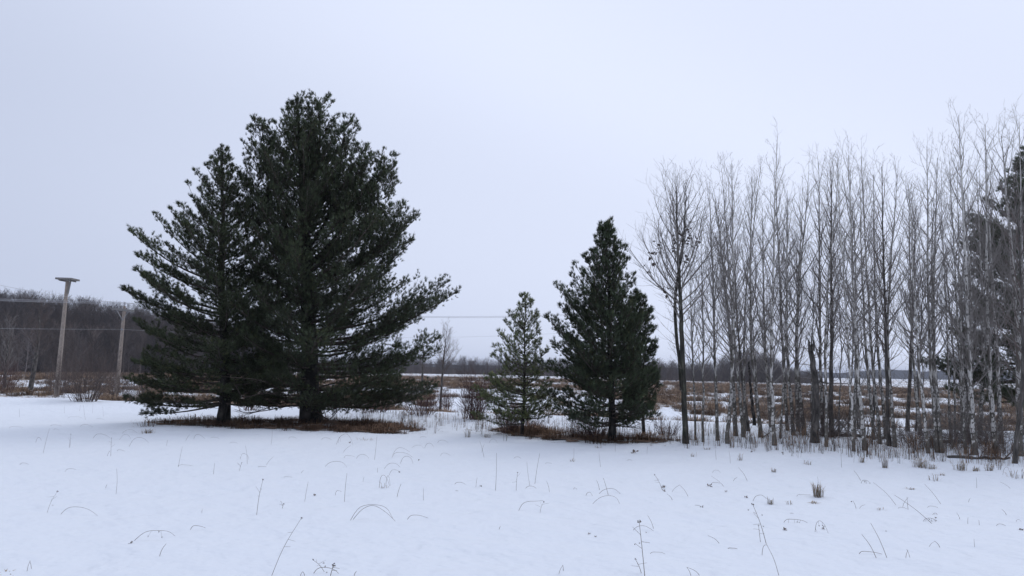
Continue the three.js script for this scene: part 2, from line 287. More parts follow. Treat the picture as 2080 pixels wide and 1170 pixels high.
pine({ name: 'white_pine', label: 'biggest pine, broad and dark with several tops and a thick trunk', seed: 23, base: [635, 860], top: [603, 194], r: 0.33, first: 0.62, gap: [0.22, 0.24], asc: [0.03, 1.5], whorl: 6, droop: 0.07, rag: 0.36, dead: 14, deadLen: 3.4, spray: 1.1, density: 0.95, tint: 0.08,
  leaders: [[652, 208, 0.1], [702, 254, 0.07], [735, 306, 0.08], [782, 325, 0.06], [530, 258, 0.07]],
  profile: [[194, 598, 608], [225, 582, 650], [250, 560, 672], [265, 530, 700], [290, 520, 704], [318, 492, 712], [345, 496, 790], [385, 505, 786], [412, 500, 765], [434, 480, 844], [500, 470, 836], [545, 462, 815], [562, 460, 850], [580, 450, 906], [640, 440, 890], [676, 436, 858], [695, 430, 892], [740, 430, 868], [780, 435, 884], [830, 470, 850]], extra: [[908, 574, 2.7], [902, 610, 2.3], [894, 690, 1.6], [846, 436, 4.1], [842, 500, 3.4], [797, 338, 5.6], [885, 785, 0.8], [870, 800, 0.6], [700, 252, 7.2]] });
pine({ name: 'young_pine', label: 'small young pine with a thin airy top and bushy skirt', seed: 37, base: [1060, 884], top: [1068, 600], r: 0.055, first: 0.36, gap: [0.13, 0.19], asc: [0.08, 1.35], whorl: 5, rag: 0.3, dead: 3, deadLen: 0.7, tuft: 0.68, density: 0.62, step: 0.14, spray: 0.5, fluff: 0.07, skirt: 0.95, tint: 0.3, tone: 2.1, leaderShoot: 0.45,
  profile: [[600, 1063, 1073], [630, 1040, 1086], [650, 1020, 1098], [668, 1006, 1090], [700, 984, 1112], [750, 978, 1122], [800, 960, 1134], [850, 966, 1136]] });
pine({ name: 'white_pine', label: 'mid-sized dense conical pine between the young pine and the bare grove', seed: 41, base: [1242, 895], top: [1231, 456], r: 0.105, first: 0.4, gap: [0.2, 0.16], asc: [0.1, 1.9], whorl: 6, rag: 0.4, dead: 6, deadLen: 1.0, tuft: 0.82, step: 0.12, spray: 0.7, density: 1.15, fluff: 0.1, leaderShoot: 0.55,
  profile: [[456, 1228, 1235], [475, 1216, 1246], [495, 1192, 1260], [510, 1172, 1270], [530, 1160, 1280], [560, 1168, 1298], [578, 1130, 1304], [610, 1140, 1310], [640, 1106, 1320], [680, 1116, 1326], [705, 1100, 1326], [770, 1096, 1328], [830, 1098, 1322], [872, 1115, 1312]], extra: [[1130, 578, 2.6, 0.2], [1110, 648, 1.9, 0.2]] });
pine({ name: 'white_pine', label: 'slender pine with a bare lower stem, half hidden beside the mid-sized pine', seed: 43, base: [1308, 882], top: [1296, 596], r: 0.05, first: 0.45, gap: [0.17, 0.17], asc: [0.15, 1.2], whorl: 5, rag: 0.35, tuft: 0.8, step: 0.12, spray: 0.55, density: 1.3, fluff: 0.1, leaderShoot: 0.4,
  profile: [[596, 1290, 1301], [620, 1272, 1318], [645, 1260, 1330], [665, 1252, 1324], [690, 1250, 1342], [740, 1255, 1334], [770, 1255, 1342], [820, 1260, 1338], [855, 1275, 1332]] });
pine({ name: 'white_pine', label: 'tiered dark pine standing behind the white birch trunks of the grove', seed: 51, pos: onGround(2085, 20.5), top: [2090, 300], r: 0.17, first: 1.0, gap: [0.5, 0.26], asc: [0.0, 1.2], whorl: 6, rag: 0.3, dead: 5, deadLen: 1.5, droop: 0.1, tint: 0.1, density: 1.9,
  profile: [[300, 2084, 2096], [340, 2050, 2130], [400, 2010, 2170], [440, 1962, 2200], [520, 1952, 2210], [600, 1945, 2215], [680, 1930, 2225], [740, 1905, 2250], [800, 1918, 2250], [860, 1955, 2230]], extra: [[1920, 735, 1.9], [1930, 760, 1.6], [1964, 600, 3.0], [1972, 455, 4.2]] });

// ---------------------------------------------------------------- bare trees
function grow(mb, p0, d0, L, r0, lv, o) {
  const N = lv === 1 ? 6 : lv === 2 ? 3 : 2, pts = [p0.clone()], rad = [r0], d = d0.clone(), p = p0.clone();
  for (let k = 1; k <= N; k++) { d.add(V(rr(-0.16, 0.16), o.rise * (lv === 1 ? 0.13 : 0.2) + rr(-0.08, 0.08), rr(-0.16, 0.16))).normalize(); p.addScaledVector(d, L / N); pts.push(p.clone()); rad.push(Math.max(o.rmin, r0 * (1 - 0.8 * k / N))); }
  mb.tube(pts, rad, lv === 1 ? 4 : 3);
  if (lv >= o.levels) return;
  const n = lv === 1 ? Math.max(3, Math.round(L * o.n2)) : Math.max(2, Math.round(L * o.n3));
  for (let k = 0; k < n; k++) {
    const t = lerp(lv === 1 ? 0.12 : 0.15, 0.98, (k + R()) / n), f = t * N, i = Math.min(N - 1, Math.floor(f)), q = pts[i].clone().lerp(pts[i + 1], f - i), dd = pts[i + 1].clone().sub(pts[i]).normalize();
    const ax = V(rr(-1, 1), rr(-1, 1), rr(-1, 1)).cross(dd).normalize(), nd = dd.clone().applyAxisAngle(ax, rr(0.45, 1.0));
    grow(mb, q, nd, L * (lv === 1 ? rr(0.22, 0.5) * (1.15 - 0.5 * t) : rr(0.35, 0.75)), Math.max(o.rmin, r0 * (lv === 1 ? 0.5 : 0.6) * (1 - 0.6 * t)), lv + 1, o);
  }
}
function bareGeometry(path, r0, o) { // path: points from the foot to the tip, foot at the origin
  const n = 18, c = curve(path, n), Lt = c[0].distanceTo(c[n]), tr = new MB(), br = new MB();
  for (let k = 1; k < n; k++) { c[k].x += rr(-1, 1) * o.wobble; c[k].z += rr(-1, 1) * o.wobble; }
  const rad = c.map((_, k) => Math.max(0.006, r0 * (o.broken ? 1 - 0.45 * k / n : Math.pow(1 - k / n, 0.62)) * (k === 0 ? 1.3 : 1)));
  c[0].y -= 0.15; tr.tube(c, rad, o.sides || 8, true);
  if (o.count) for (let k = 0; k < o.count; k++) {
    const t = lerp(o.from, 0.99, (k + R()) / o.count), f = t * n, i = Math.min(n - 1, Math.floor(f)), p = c[i].clone().lerp(c[i + 1], f - i), a = k * 2.39996 + rr(-0.5, 0.5), u = (t - o.from) / (1 - o.from);
    const pol = lerp(o.angle[0], o.angle[1], u) + rr(-0.15, 0.15), d = V(Math.cos(a) * Math.sin(pol), Math.cos(pol), Math.sin(a) * Math.sin(pol));
    const L = Lt * o.reach * (o.topReach + (1 - o.topReach) * Math.pow(1 - u, 0.8)) * (u < 0.25 ? 0.55 + 1.8 * u : 1) * rr(0.6, 1.2);
    grow(br, p, d, L, Math.max(o.rmin * 1.4, Math.min(rad[i] * 0.55, 0.0045 + L * 0.0085)), 1, o);
  }
  for (let k = 0; k < (o.count ? o.low || 0 : 0); k++) { // a few thin shoots low on the stem
    const f = rr(0.1, o.from) * n, i = Math.floor(f), p = c[i].clone().lerp(c[i + 1], f - i), a = R() * 6.28, pol = rr(0.7, 1.4); grow(br, p, V(Math.cos(a) * Math.sin(pol), Math.cos(pol), Math.sin(a) * Math.sin(pol)), Lt * rr(0.05, 0.15), 0.005, 1, { ...o, levels: 2, n2: 6 });
  }
  return [tr.geo(), br.p.length ? br.geo() : null];
}
const ASPEN = { wobble: 0.012, count: 32, from: 0.38, angle: [0.8, 0.4], low: 9, reach: 0.25, rise: 1, levels: 3, n2: 5.5, n3: 8, rmin: 0.0018, topReach: 0.36 };
function bareTree(o) {
  R = makeRng(o.seed);
  const base = o.pos || ground(...o.px[0]), z = base.z, path = [V(0, 0, 0)];
  for (const [x, y] of o.px.slice(1)) path.push(atZ(x, y, z).sub(base).add(V(0, 0, rr(-0.2, 0.2))));
  if (!(o.opt && o.opt.broken)) path[path.length - 1].multiplyScalar(0.95);
  const opt = { ...ASPEN, ...o.opt }, [tg, bg] = bareGeometry(path, o.w * 0.92 / F * -z / 2, opt);
  const g = thing(o.name, o.label, o.category || 'tree', base, o.group); part('trunk', tg, o.mat, g); if (bg) part('crown', bg, o.twig || M.twigGrey, g);
  return [g, path];
}
const GROVE = 'bare trees of the grove';
const LB = 'white-barked birch with dark scars standing in the bare grove', LA = 'slender leafless aspen with grey bark standing in the grove', LD = 'leafless tree with dark brown bark standing in the grove', LS = 'thin leafless sapling growing between the grove trunks';
let seed = 200;
const grove = [ // kind, width in pixels, foot, points up the stem, tip
  ['a', 5, [1413, 894], [1408, 720], [1400, 520]], ['a', 6, [1428, 898], [1429, 730], [1424, 420]],
  ['a', 8, [1458, 895], [1455, 700], [1437, 350]], ['a', 9, [1477, 901], [1486, 700], [1489, 300]], ['a', 10, [1495, 886], [1481, 668], [1450, 372]], ['a', 9, [1511, 888], [1497, 722], [1461, 330]],
  ['d', 8, [1520, 876], [1505, 760], [1478, 420]], ['a', 9, [1546, 888], [1530, 690], [1522, 335]], ['a', 8, [1568, 868], [1556, 700], [1545, 400]], ['b', 10, [1573, 905], [1572, 740], [1572, 265]],
  ['a', 8, [1600, 874], [1584, 690], [1577, 330]], ['a', 9, [1612, 884], [1602, 700], [1600, 360]], ['a', 9, [1621, 876], [1618, 720], [1625, 380]], ['a', 10, [1634, 884], [1621, 700], [1640, 330]],
  ['a', 9, [1672, 886], [1668, 700], [1662, 300]], ['d', 10, [1688, 888], [1692, 640], [1684, 320]], ['b', 7, [1735, 917], [1727, 690], [1700, 300]], ['b', 10, [1757, 915], [1743, 680], [1722, 285]],
  ['a', 8, [1788, 902], [1778, 700], [1745, 290]], ['d', 9, [1806, 906], [1801, 690], [1790, 310]], ['a', 9, [1818, 908], [1812, 680], [1815, 330]], ['d', 9, [1843, 876], [1850, 690], [1862, 400]],
  ['b', 8, [1870, 884], [1858, 700], [1842, 350]], ['b', 8, [1886, 921], [1862, 720], [1838, 360]], ['a', 9, [1904, 919], [1896, 690], [1882, 265]], ['a', 8, [1913, 920], [1908, 700], [1905, 290]],
  ['a', 7, [1962, 921], [1946, 730], [1925, 300]], ['b', 13, [1979, 924], [1966, 740], [1940, 203]], ['a', 9, [1990, 884], [1988, 700], [1976, 330]], ['b', 12, [2023, 921], [2008, 740], [1990, 225]],
  ['a', 10, [2034, 902], [2028, 700], [2012, 330]], ['d', 10, [2060, 941], [2064, 760], [2072, 330]], ['a', 14, [2072, 926], [2052, 640], [2040, 240]], ['a', 9, [2100, 930], [2088, 700], [2075, 210]], ['a', 8, [2128, 915], [2118, 700], [2102, 250]],
];
const OWN = { 1573: 'pale birch trunk rising from the open snow edge near the snapped trunk', 1979: 'tallest white birch, thick scarred trunk rising before the tiered dark pine', 2023: 'thick white birch between the tallest birch and the edge of the grove', 1735: 'slim white birch nearest the open snow beside the fallen trunk', 1413: 'thinnest upright aspen just past the two-stemmed ash', 1428: 'slim aspen second past the two-stemmed ash', 2060: 'dark short-footed trunk standing forward in the snow past the fallen log', 1818: 'paler of the twin trunks standing close together in mid grove', 1806: 'darker of the twin trunks standing close together in mid grove', 1688: 'thick dark trunk just past the dead snag' };
for (const [k, w, ...px] of grove) bareTree({ name: k === 'b' ? 'birch_tree' : k === 'a' ? 'aspen_tree' : 'dark_bare_tree', label: OWN[px[0][0]] || (k === 'b' ? LB : k === 'a' ? LA : LD), group: GROVE + (k === 'b' ? ', white birches' : k === 'a' ? ', grey aspens' : ', dark trunks'), seed: seed++, px, w, mat: k === 'b' ? M.birch : k === 'a' ? M.aspen : M.dark, twig: k === 'd' ? M.twigBrown : M.twigGrey });
{
  const a = makeRng(88); // further aspens filling the stand
  for (let k = 0; k < 11; k++) { const x = 1500 + 540 * Math.pow(a(), 0.9), y = 872 + 30 * a() + (x - 1440) * 0.025, t = 300 + 130 * a() - (x > 1850 ? 40 : 0), lean = (a() - 0.6) * 80; bareTree({ name: 'aspen_tree', label: 'pale slim aspen deeper in the stand, with a sparse high crown', group: 'slim aspens deeper in the grove', seed: seed++, px: [[x, y], [x + lean * 0.25 + (a() - 0.5) * 24, lerp(y, t, 0.45)], [x + lean, t]], w: 5 + 3 * a(), mat: M.aspen, twig: M.twigGrey, opt: { count: 20, from: 0.5, reach: 0.2, low: 5 } }); }
  const g = makeRng(77); // slighter stems farther into the grove
  for (let k = 0; k < 20; k++) { const x = 1440 + 630 * Math.pow(g(), 0.85), y = 862 + 22 * g() + (x - 1440) * 0.03, t = 400 + 230 * g(), lean = (g() - 0.6) * 90; bareTree({ name: 'sapling', label: LS, group: 'thin saplings of the grove', seed: seed++, px: [[x, y], [x + lean * 0.3, lerp(y, t, 0.45)], [x + lean, t]], w: 3 + 3 * g(), mat: g() < 0.5 ? M.aspen : M.dark, twig: g() < 0.5 ? M.twigGrey : M.twigBrown, opt: { count: 18, from: 0.3, reach: 0.22, wobble: 0.02, low: 5 } }); }
}
{ // the two-stemmed ash at the near end of the grove, a few brown leaves still on it
  const [g, path] = bareTree({ name: 'ash_tree', label: 'two-stemmed ash with olive bark and a few clinging brown leaves, beside the pine', seed: 311, px: [[1393, 901], [1385, 690], [1378, 560], [1372, 350]], w: 13, mat: M.ash, opt: { count: 40, from: 0.4, reach: 0.36, angle: [0.95, 0.35], topReach: 0.3 } });
  R = makeRng(312); const z = g.position.z, at = (x, y) => atZ(x, y, z).sub(g.position);
  const [t2, b2] = bareGeometry([at(1388, 780).add(V(0, 0, -0.12)), at(1374, 620).add(V(0, 0, -0.15)), at(1392, 470).add(V(0, 0, -0.1)), at(1394, 370)], 0.045, { ...ASPEN, count: 20, from: 0.3, reach: 0.24 }); part('second_stem', t2, M.ash, g); part('crown', b2, M.twigGrey, g);
  const lf = new MB();
  for (const [x, y, s, n] of [[1330, 515, 16, 14], [1338, 498, 8, 8], [1385, 480, 14, 16], [1400, 490, 14, 14], [1370, 500, 12, 10], [1395, 525, 12, 7], [1352, 590, 10, 6], [1320, 545, 12, 6], [1385, 470, 7, 8]]) for (let k = 0; k < n; k++) {
    const p = at(x + rr(-s, s), y + rr(-s, s)); p.z += rr(-0.25, 0.25); const a = V(rr(-1, 1), rr(-1.2, 0.2), rr(-1, 1)).normalize(), b = V(rr(-1, 1), rr(-1, 1), rr(-1, 1)).cross(a).normalize(), c = b.clone().cross(a).multiplyScalar(0.012), L = rr(0.08, 0.13);
    const e = p.clone().addScaledVector(a, L), m = p.clone().addScaledVector(a, L * 0.45); lf.tri(p, m.clone().addScaledVector(b, L * 0.3).add(c), e, c.clone().normalize()); lf.tri(p, e, m.clone().addScaledVector(b, -L * 0.3).add(c), c.clone().normalize());
  }
  part('dead_leaves', lf.geo(), M.deadLeaf, g).userData.kind = 'stuff';
}
// broken trunks
bareTree({ name: 'broken_trunk', label: 'short dark dead trunk snapped off at mid height among the aspens', seed: 321, category: 'dead tree', px: [[1533, 864], [1526, 800], [1520, 734]], w: 8, mat: M.pineBark, opt: { broken: true, count: 0 } });
{
  const [g] = bareTree({ name: 'dead_snag', label: 'thick dead snag with a jagged broken top and tangled side limbs', category: 'dead tree', seed: 322, px: [[1654, 899], [1651, 800], [1648, 704]], w: 20, mat: M.dark, twig: M.twigBrown, opt: { broken: true, count: 16, from: 0.1, reach: 0.5, angle: [1.5, 1.2], rise: -0.3, levels: 3, n2: 4, n3: 5 } });
  R = makeRng(323); const z = g.position.z, top = atZ(1648, 704, z).sub(g.position); for (let k = 0; k < 5; k++) { const m = new MB(), a = k * 1.3; m.tube([top.clone().add(V(Math.cos(a) * 0.05, -0.1, Math.sin(a) * 0.05)), top.clone().add(V(Math.cos(a) * 0.07, rr(0.08, 0.25), Math.sin(a) * 0.07))], [0.035, 0.004], 4); part('splinter', m.geo(), M.dark, g); }
}
// small bare trees past the big pine and beside the poles
bareTree({ name: 'small_bare_tree', label: 'small leafless tree with upswept twigs beyond the biggest pine', seed: 331, px: [[894, 836], [900, 745], [908, 662]], w: 6, mat: M.dark, twig: M.twigBrown, opt: { count: 26, from: 0.3, reach: 0.34, angle: [0.9, 0.4], rmin: 0.004 } });
bareTree({ name: 'small_bare_tree', label: 'thin bare stem half covered by the biggest pine’s lowest outer branch', seed: 332, px: [[858, 806], [858, 760], [862, 690]], w: 6, mat: M.dark, twig: M.twigBrown, opt: { count: 12, from: 0.4, reach: 0.25, rmin: 0.004 } });
bareTree({ name: 'field_tree', label: 'leaning leafless tree with thick brown trunk near the platform pole', seed: 333, px: [[60, 800], [70, 730], [78, 690], [80, 612]], w: 11, mat: M.dark, twig: M.twigBrown, opt: { count: 30, from: 0.34, reach: 0.42, angle: [1.1, 0.5], rmin: 0.012, n2: 2.2, n3: 3 } });
bareTree({ name: 'field_tree', label: 'gnarled leafless tree at the wood’s edge with pale twigs', seed: 334, px: [[8, 796], [12, 740], [25, 650]], w: 8, mat: M.dark, twig: M.twigGrey, opt: { count: 24, from: 0.2, reach: 0.4, rmin: 0.012, n2: 2.2, n3: 3 } });
bareTree({ name: 'field_tree', label: 'short bare tree beneath the outer branches of the slimmer pine', seed: 335, px: [[296, 814], [290, 790], [280, 750]], w: 5, mat: M.dark, twig: M.twigBrown, opt: { count: 16, from: 0.2, reach: 0.5, rmin: 0.006, n2: 3, n3: 3 } });

// ---------------------------------------------------------------- woods far off: hills and masses of bare trees
function hill(name, label, pts, mat) { // pts: [x, z, height], a ridge with a slope to the field on the near side
  const P = [], I = [], n = pts.length, rows = 7;
  for (let j = 0; j < rows; j++) for (const [x, z, h] of pts) { const t = j / (rows - 1), d = Math.hypot(x, z), k = (d - (1 - t) * h * 4.5) / d; P.push(x * k, lerp(-3.2, h, Math.pow(t, 1.1)) + (j ? 1.2 * (noise(x * 0.06, j) - 0.5) : 0), z * k); }
  for (let j = 0; j + 1 < rows; j++) for (let k = 0; k + 1 < n; k++) { const a = j * n + k; I.push(a, a + 1, a + n, a + 1, a + n + 1, a + n); }
  const g = new THREE.BufferGeometry(); g.setAttribute('position', new THREE.Float32BufferAttribute(P, 3)); g.setIndex(I); g.computeVertexNormals();
  const m = shadow(new THREE.Mesh(g, mat)); m.name = numbered(name); tag(m, label, 'hill', null, 'structure'); scene.add(m);
}
const dirX = px => (px - W / 2) / F;
function ridge(px0, px1, d0, d1, hf, n = 60) { const a = []; for (let k = 0; k <= n; k++) { const px = lerp(px0, px1, k / n), d = lerp(d0, d1, k / n); a.push([dirX(px) * d, -d, hf(px, k / n)]); } return a; }
hill('wooded_hill', 'low brown hillside under the bare wood behind the poles', ridge(-500, 640, 262, 250, px => 14 - 0.024 * Math.max(0, px - 60) - 3 * sstep(380, 640, px)), M.woodFloor);
hill('far_hill', 'low far rise under the hazy treeline', ridge(560, 1330, 520, 520, px => 3.5), M.woodFloor);
hill('far_hill', 'low rise under the bare treeline behind the grove', ridge(1300, 1720, 380, 420, px => 1 - 3.5 * sstep(1560, 1720, px)), M.woodFloor);
const hillMat = new THREE.MeshStandardMaterial({ color: rgb(0.055, 0.055, 0.06), roughness: 1 });
hill('blue_hills', 'hazy blue wooded hills far behind the grove', ridge(1250, 2700, 1500, 1500, px => 8 + 14 * fbm(px * 0.006, 3, 4) - 3, 200), hillMat);
hill('blue_hills', 'hazy far hills behind the poles and pines', ridge(-500, 1300, 1500, 1500, px => 10 + 6 * fbm(px * 0.006, 9, 4), 200), hillMat);
const farTrees = [];
for (let k = 0; k < 5; k++) { R = makeRng(400 + k); const [a, b] = bareGeometry([V(0, 0, 0), V(rr(-0.3, 0.3), 6, rr(-0.3, 0.3)), V(rr(-0.8, 0.8), 13, 0)], 0.17, { ...ASPEN, wobble: 0.08, count: 30, from: 0.25, reach: 0.33, angle: [1.2, 0.7], rise: 0.6, levels: 2, n2: 2.6, rmin: 0.02, sides: 5, topReach: 0.85 }); farTrees.push(mergeGeometries([a, b])); }
function mass(name, label, list, geos, mat, kindCat) { // list of [x, y, z, scale, tone]
  geos.forEach((g, k) => {
    const l = list.filter((_, i) => i % geos.length === k); if (!l.length) return;
    const im = shadow(new THREE.InstancedMesh(g, mat, l.length)), m4 = new THREE.Matrix4(), q = new THREE.Quaternion(), Y = V(0, 1, 0), c = new THREE.Color();
    l.forEach(([x, y, z, s, t], i) => { q.setFromAxisAngle(Y, R() * 6.28); m4.compose(V(x, y, z), q, V(s * rr(0.85, 1.2), s, s * rr(0.85, 1.2))); im.setMatrixAt(i, m4); im.setColorAt(i, c.setRGB(t[0], t[1], t[2])); });
    im.name = numbered(name); tag(im, label, kindCat, null, 'stuff'); scene.add(im);
  });
}
const tone = (l, s) => { const a = rr(1 - s, 1 + s), w = rr(-0.08, 0.08); return [l * a * (1 + w), l * a, l * a * (1 - w)]; };
{
  R = makeRng(500); const L = [];
  for (let k = 0; k < 2600; k++) { const px = rr(-320, 600), t = Math.pow(R(), 0.75), h = 14 - 0.024 * Math.max(0, px - 60) - 3 * sstep(380, 640, px), d0 = 262 - h * 4.5, d = lerp(d0 - 12, 275, t), y = d < d0 ? -1.2 : lerp(-1.2, h, clamp((d - d0) / (h * 4.5), 0, 1)); L.push([dirX(px) * d, y - 0.4, -d, rr(0.5, 1.0) * (px > 560 ? 0.6 : 1), tone(R() < 0.1 ? 1.8 : 0.9, 0.35)]); }
  mass('far_wood', 'dense bare wood covering the hillside behind the poles', L, farTrees, M.farTree, 'wood');
  R = makeRng(501); const C = [];
  for (let k = 0; k < 900; k++) { const px = rr(540, 1340), d = rr(470, 530); C.push([dirX(px) * d, -1.2 + (d - 500) * 0.08, -d, rr(0.5, 0.8) * (0.85 + 0.3 * noise(px * 0.02, 1)), tone(0.95, 0.3)]); }
  mass('far_treeline', 'hazy treeline at the far side of the field', C, farTrees, M.farTree, 'treeline');
  R = makeRng(502); const D = [];
  for (let k = 0; k < 420; k++) { const px = rr(1325, 1660), d = rr(340, 400); D.push([dirX(px) * d, -3.2, -d, rr(0.5, 0.95) * (1 - 0.6 * sstep(1540, 1660, px)) * (0.7 + 0.6 * noise(px * 0.025, 5)), tone(0.95, 0.3)]); }
  mass('far_treeline', 'bare treeline across the field behind the grove', D, farTrees, M.farTree, 'treeline');
}

// ---------------------------------------------------------------- shrubs and brush
function shrubGeometry(o) {
  const mb = new MB();
  for (let k = 0; k < o.stems; k++) {
    const a = R() * 6.28, q = Math.sqrt(R()), p = V(Math.cos(a) * q * o.foot, -0.08, Math.sin(a) * q * o.foot), d = V(Math.cos(a) * q * o.spread + rr(-0.12, 0.12), 1, Math.sin(a) * q * o.spread + rr(-0.12, 0.12)).normalize();
    grow(mb, p, d, o.h * rr(0.55, 1.05), o.r, 1, { rise: o.rise === undefined ? 0.3 : o.rise, levels: o.levels || 2, n2: o.n2 || 3.5, n3: 3, rmin: o.rmin || 0.0035 });
  }
  return mb.geo();
}
function shrub(name, label, category, pos, o, mat, group, sd) { R = makeRng(sd); return single(name, shrubGeometry(o), mat, label, category, pos, group); }
const shrubs = [ // pixel of the foot, height and width in pixels, stems, label
  [172, 815, 72, 100, 46, 'vase-shaped leafless willow shrub between the two poles', M.twigBrown], [118, 806, 50, 50, 16, 'sparse leafless shrub around the foot of the platform pole', M.twigBrown], [236, 812, 46, 62, 18, 'low leafless shrub around the foot of the utility pole', M.twigBrown],
  [100, 803, 38, 26, 8, 'small twiggy shrub near the leaning field tree', M.twigBrown], [272, 815, 34, 66, 18, 'low spreading shrub under the outer branches of the slimmer pine', M.twigBrown], [12, 800, 44, 70, 18, 'tangled brown shrub at the foot of the gnarled tree', M.twigRed],
  [968, 852, 82, 56, 46, 'clump of tall reddish stems standing near the young pine', M.twigRed], [948, 850, 60, 30, 14, 'thin group of upright stems beside the tall reddish clump', M.twigRed], [905, 836, 40, 50, 18, 'brown shrub at the foot of the small leafless tree', M.twigRed],
  [1035, 880, 60, 56, 44, 'dense brown stems crowded under the young pine', M.twigRed], [1085, 872, 36, 50, 20, 'low brown bush just past the young pine’s stem', M.twigRed], [1205, 890, 58, 80, 40, 'bare shrub spreading under the mid-sized pine', M.twigRed],
  [1170, 888, 40, 50, 22, 'small rusty bush between the two pines', M.twigRed], [1355, 884, 36, 66, 30, 'low rusty bush between the slender pine and the ash', M.twigRed], [855, 842, 50, 90, 40, 'brown thicket behind the biggest pine’s lowest branch', M.twigRed], [760, 838, 46, 90, 34, 'brown thicket seen below the biggest pine', M.twigRed],
  [505, 834, 40, 70, 26, 'thin brown shrub between the two big pine trunks', M.twigRed],
];
shrubs.forEach(([x, y, h, w, n, label, mat], k) => { const p = ground(x, y), s = -p.z / F; shrub('bare_shrub', label, 'shrub', p, { stems: Math.round(n * 1.5), h: h * s * (x < 300 ? 1.6 : 1.25), foot: w * s * 0.22, spread: w / h * 0.42, r: clamp(0.0003 * -p.z, 0.005, 0.011), rmin: clamp(0.00013 * -p.z, 0.0025, 0.006), n2: 5 }, mat, null, 600 + k); });
{
  const g = makeRng(640); for (let k = 0; k < 34; k++) { const x = 1590 + 490 * g(), y = 878 + (x - 1600) * 0.07 + 26 * g() - 8, p = ground(x, y), s = -p.z / F, h = (40 + 70 * g()) * s; shrub('grove_brush', 'tangled leafless brush low among the grove trunks', 'brush', p, { stems: 10 + Math.floor(12 * g()), h, foot: 0.32, spread: 0.95, r: 0.006, rmin: 0.0022, n2: 6, rise: -0.15, levels: 3 }, g() < 0.45 ? M.twigBrown : M.twigGrey, 'brush among the grove trunks', 641 + k); }
}
// fallen logs and limbs in the grove
function log(label, a, b, r, mat, sd) {
  R = makeRng(sd); const p = ground(...a), q = ground(...b), mid = p.clone().lerp(q, 0.5), m = new MB(), n = 10, pts = [], rad = [];
  for (let k = 0; k <= n; k++) { const t = k / n, c = p.clone().lerp(q, t).sub(mid); c.y = H(c.x + mid.x, c.z + mid.z) - mid.y + r * 0.75 + 0.02 * rr(-1, 1) + (b[2] || 0) * t; pts.push(c); rad.push(r * (1 - 0.45 * t)); }
  m.tube(pts, rad, 8, true);
  const g = thing('fallen_log', label, 'log', mid); part('trunk', m.geo(), mat, g);
  const l = new MB(); for (let k = 0; k < 7; k++) { const c = pts[2 + Math.floor(R() * 8)]; grow(l, c, V(rr(-1, 1), rr(0.2, 0.9), rr(-0.6, 0.6)).normalize(), rr(0.3, 0.8), r * 0.3, 1, { rise: 0.1, levels: 2, n2: 4, rmin: 0.003 }); } part('limbs', l.geo(), M.twigBrown, g);
}
log('long fallen log lying at the grove edge before the white birches', [1925, 930], [2052, 934], 0.035, M.dark, 700); log('fallen log lying behind the trunks deep in the grove', [1885, 900], [2010, 903], 0.05, M.dark, 701);
log('fallen trunk lying low beside the dead snag', [1685, 884], [1795, 893], 0.055, M.dark, 702); log('thin fallen limb propped up between the leaning aspens', [1520, 862], [1580, 852, 0.5], 0.03, M.dark, 703); log('short fallen limb on the snow beside the birch trunk', [1548, 890], [1572, 880, 0.12], 0.018, M.aspen, 704);

// ---------------------------------------------------------------- dead grass
function grassGeometry(sd, n, h, spread, w) {
  R = makeRng(sd); const mb = new MB();
  for (let k = 0; k < n; k++) {
    const a = R() * 6.28, q = Math.sqrt(R()), p = V(Math.cos(a) * q * spread * 0.5, -0.03, Math.sin(a) * q * spread * 0.5), L = h * rr(0.5, 1.1), b = a + rr(-0.9, 0.9), out = rr(0.05, 0.75) * spread, s = V(-Math.sin(b), 0, Math.cos(b)).multiplyScalar(w), N = V(Math.cos(b) * 0.5, 0.8, Math.sin(b) * 0.5).normalize();
    const m = p.clone().add(V(Math.cos(b) * out * 0.3, L * 0.65, Math.sin(b) * out * 0.3)), e = p.clone().add(V(Math.cos(b) * out, L * rr(0.55, 1), Math.sin(b) * out));
    mb.tri(p.clone().sub(s), p.clone().add(s), m, N); mb.tri(m.clone().sub(s), m.clone().add(s), e, N); mb.tri(p.clone().sub(s), m.clone().add(s.clone().multiplyScalar(0.8)), m.clone().sub(s.clone().multiplyScalar(0.8)), N);
  }
  return mb.geo();
}
const clumps = [0, 1, 2, 3].map(k => grassGeometry(720 + k, 44, 0.34, 0.55, 0.008));
{
  R = makeRng(730); const L = [];
  for (let k = 0; k < 60000 && L.length < 15000; k++) { const d = 24 + 230 * Math.pow(R(), 1.25), x = rr(-0.72, 0.72) * d, b = patch(x, -d); if (d < edgeDepth(x) + 3 || R() > b * 0.95 + 0.012) continue; const t = R(); L.push([x, H(x, -d), -d, rr(0.6, 1.6) * (1 + d / 170) * (b < 0.3 ? 0.7 : 1), t < 0.25 ? [1.5, 1.45, 1.35] : t < 0.6 ? [1, 0.95, 0.9] : [0.62, 0.55, 0.52]]); }
  mass('field_grass', 'clumps of dead brown grass showing through the snow of the low field', L, clumps, M.deadGrass, 'dead grass');
}
const fringe = [0, 1, 2].map(k => grassGeometry(740 + k, 9, 0.36, 0.22, 0.003));
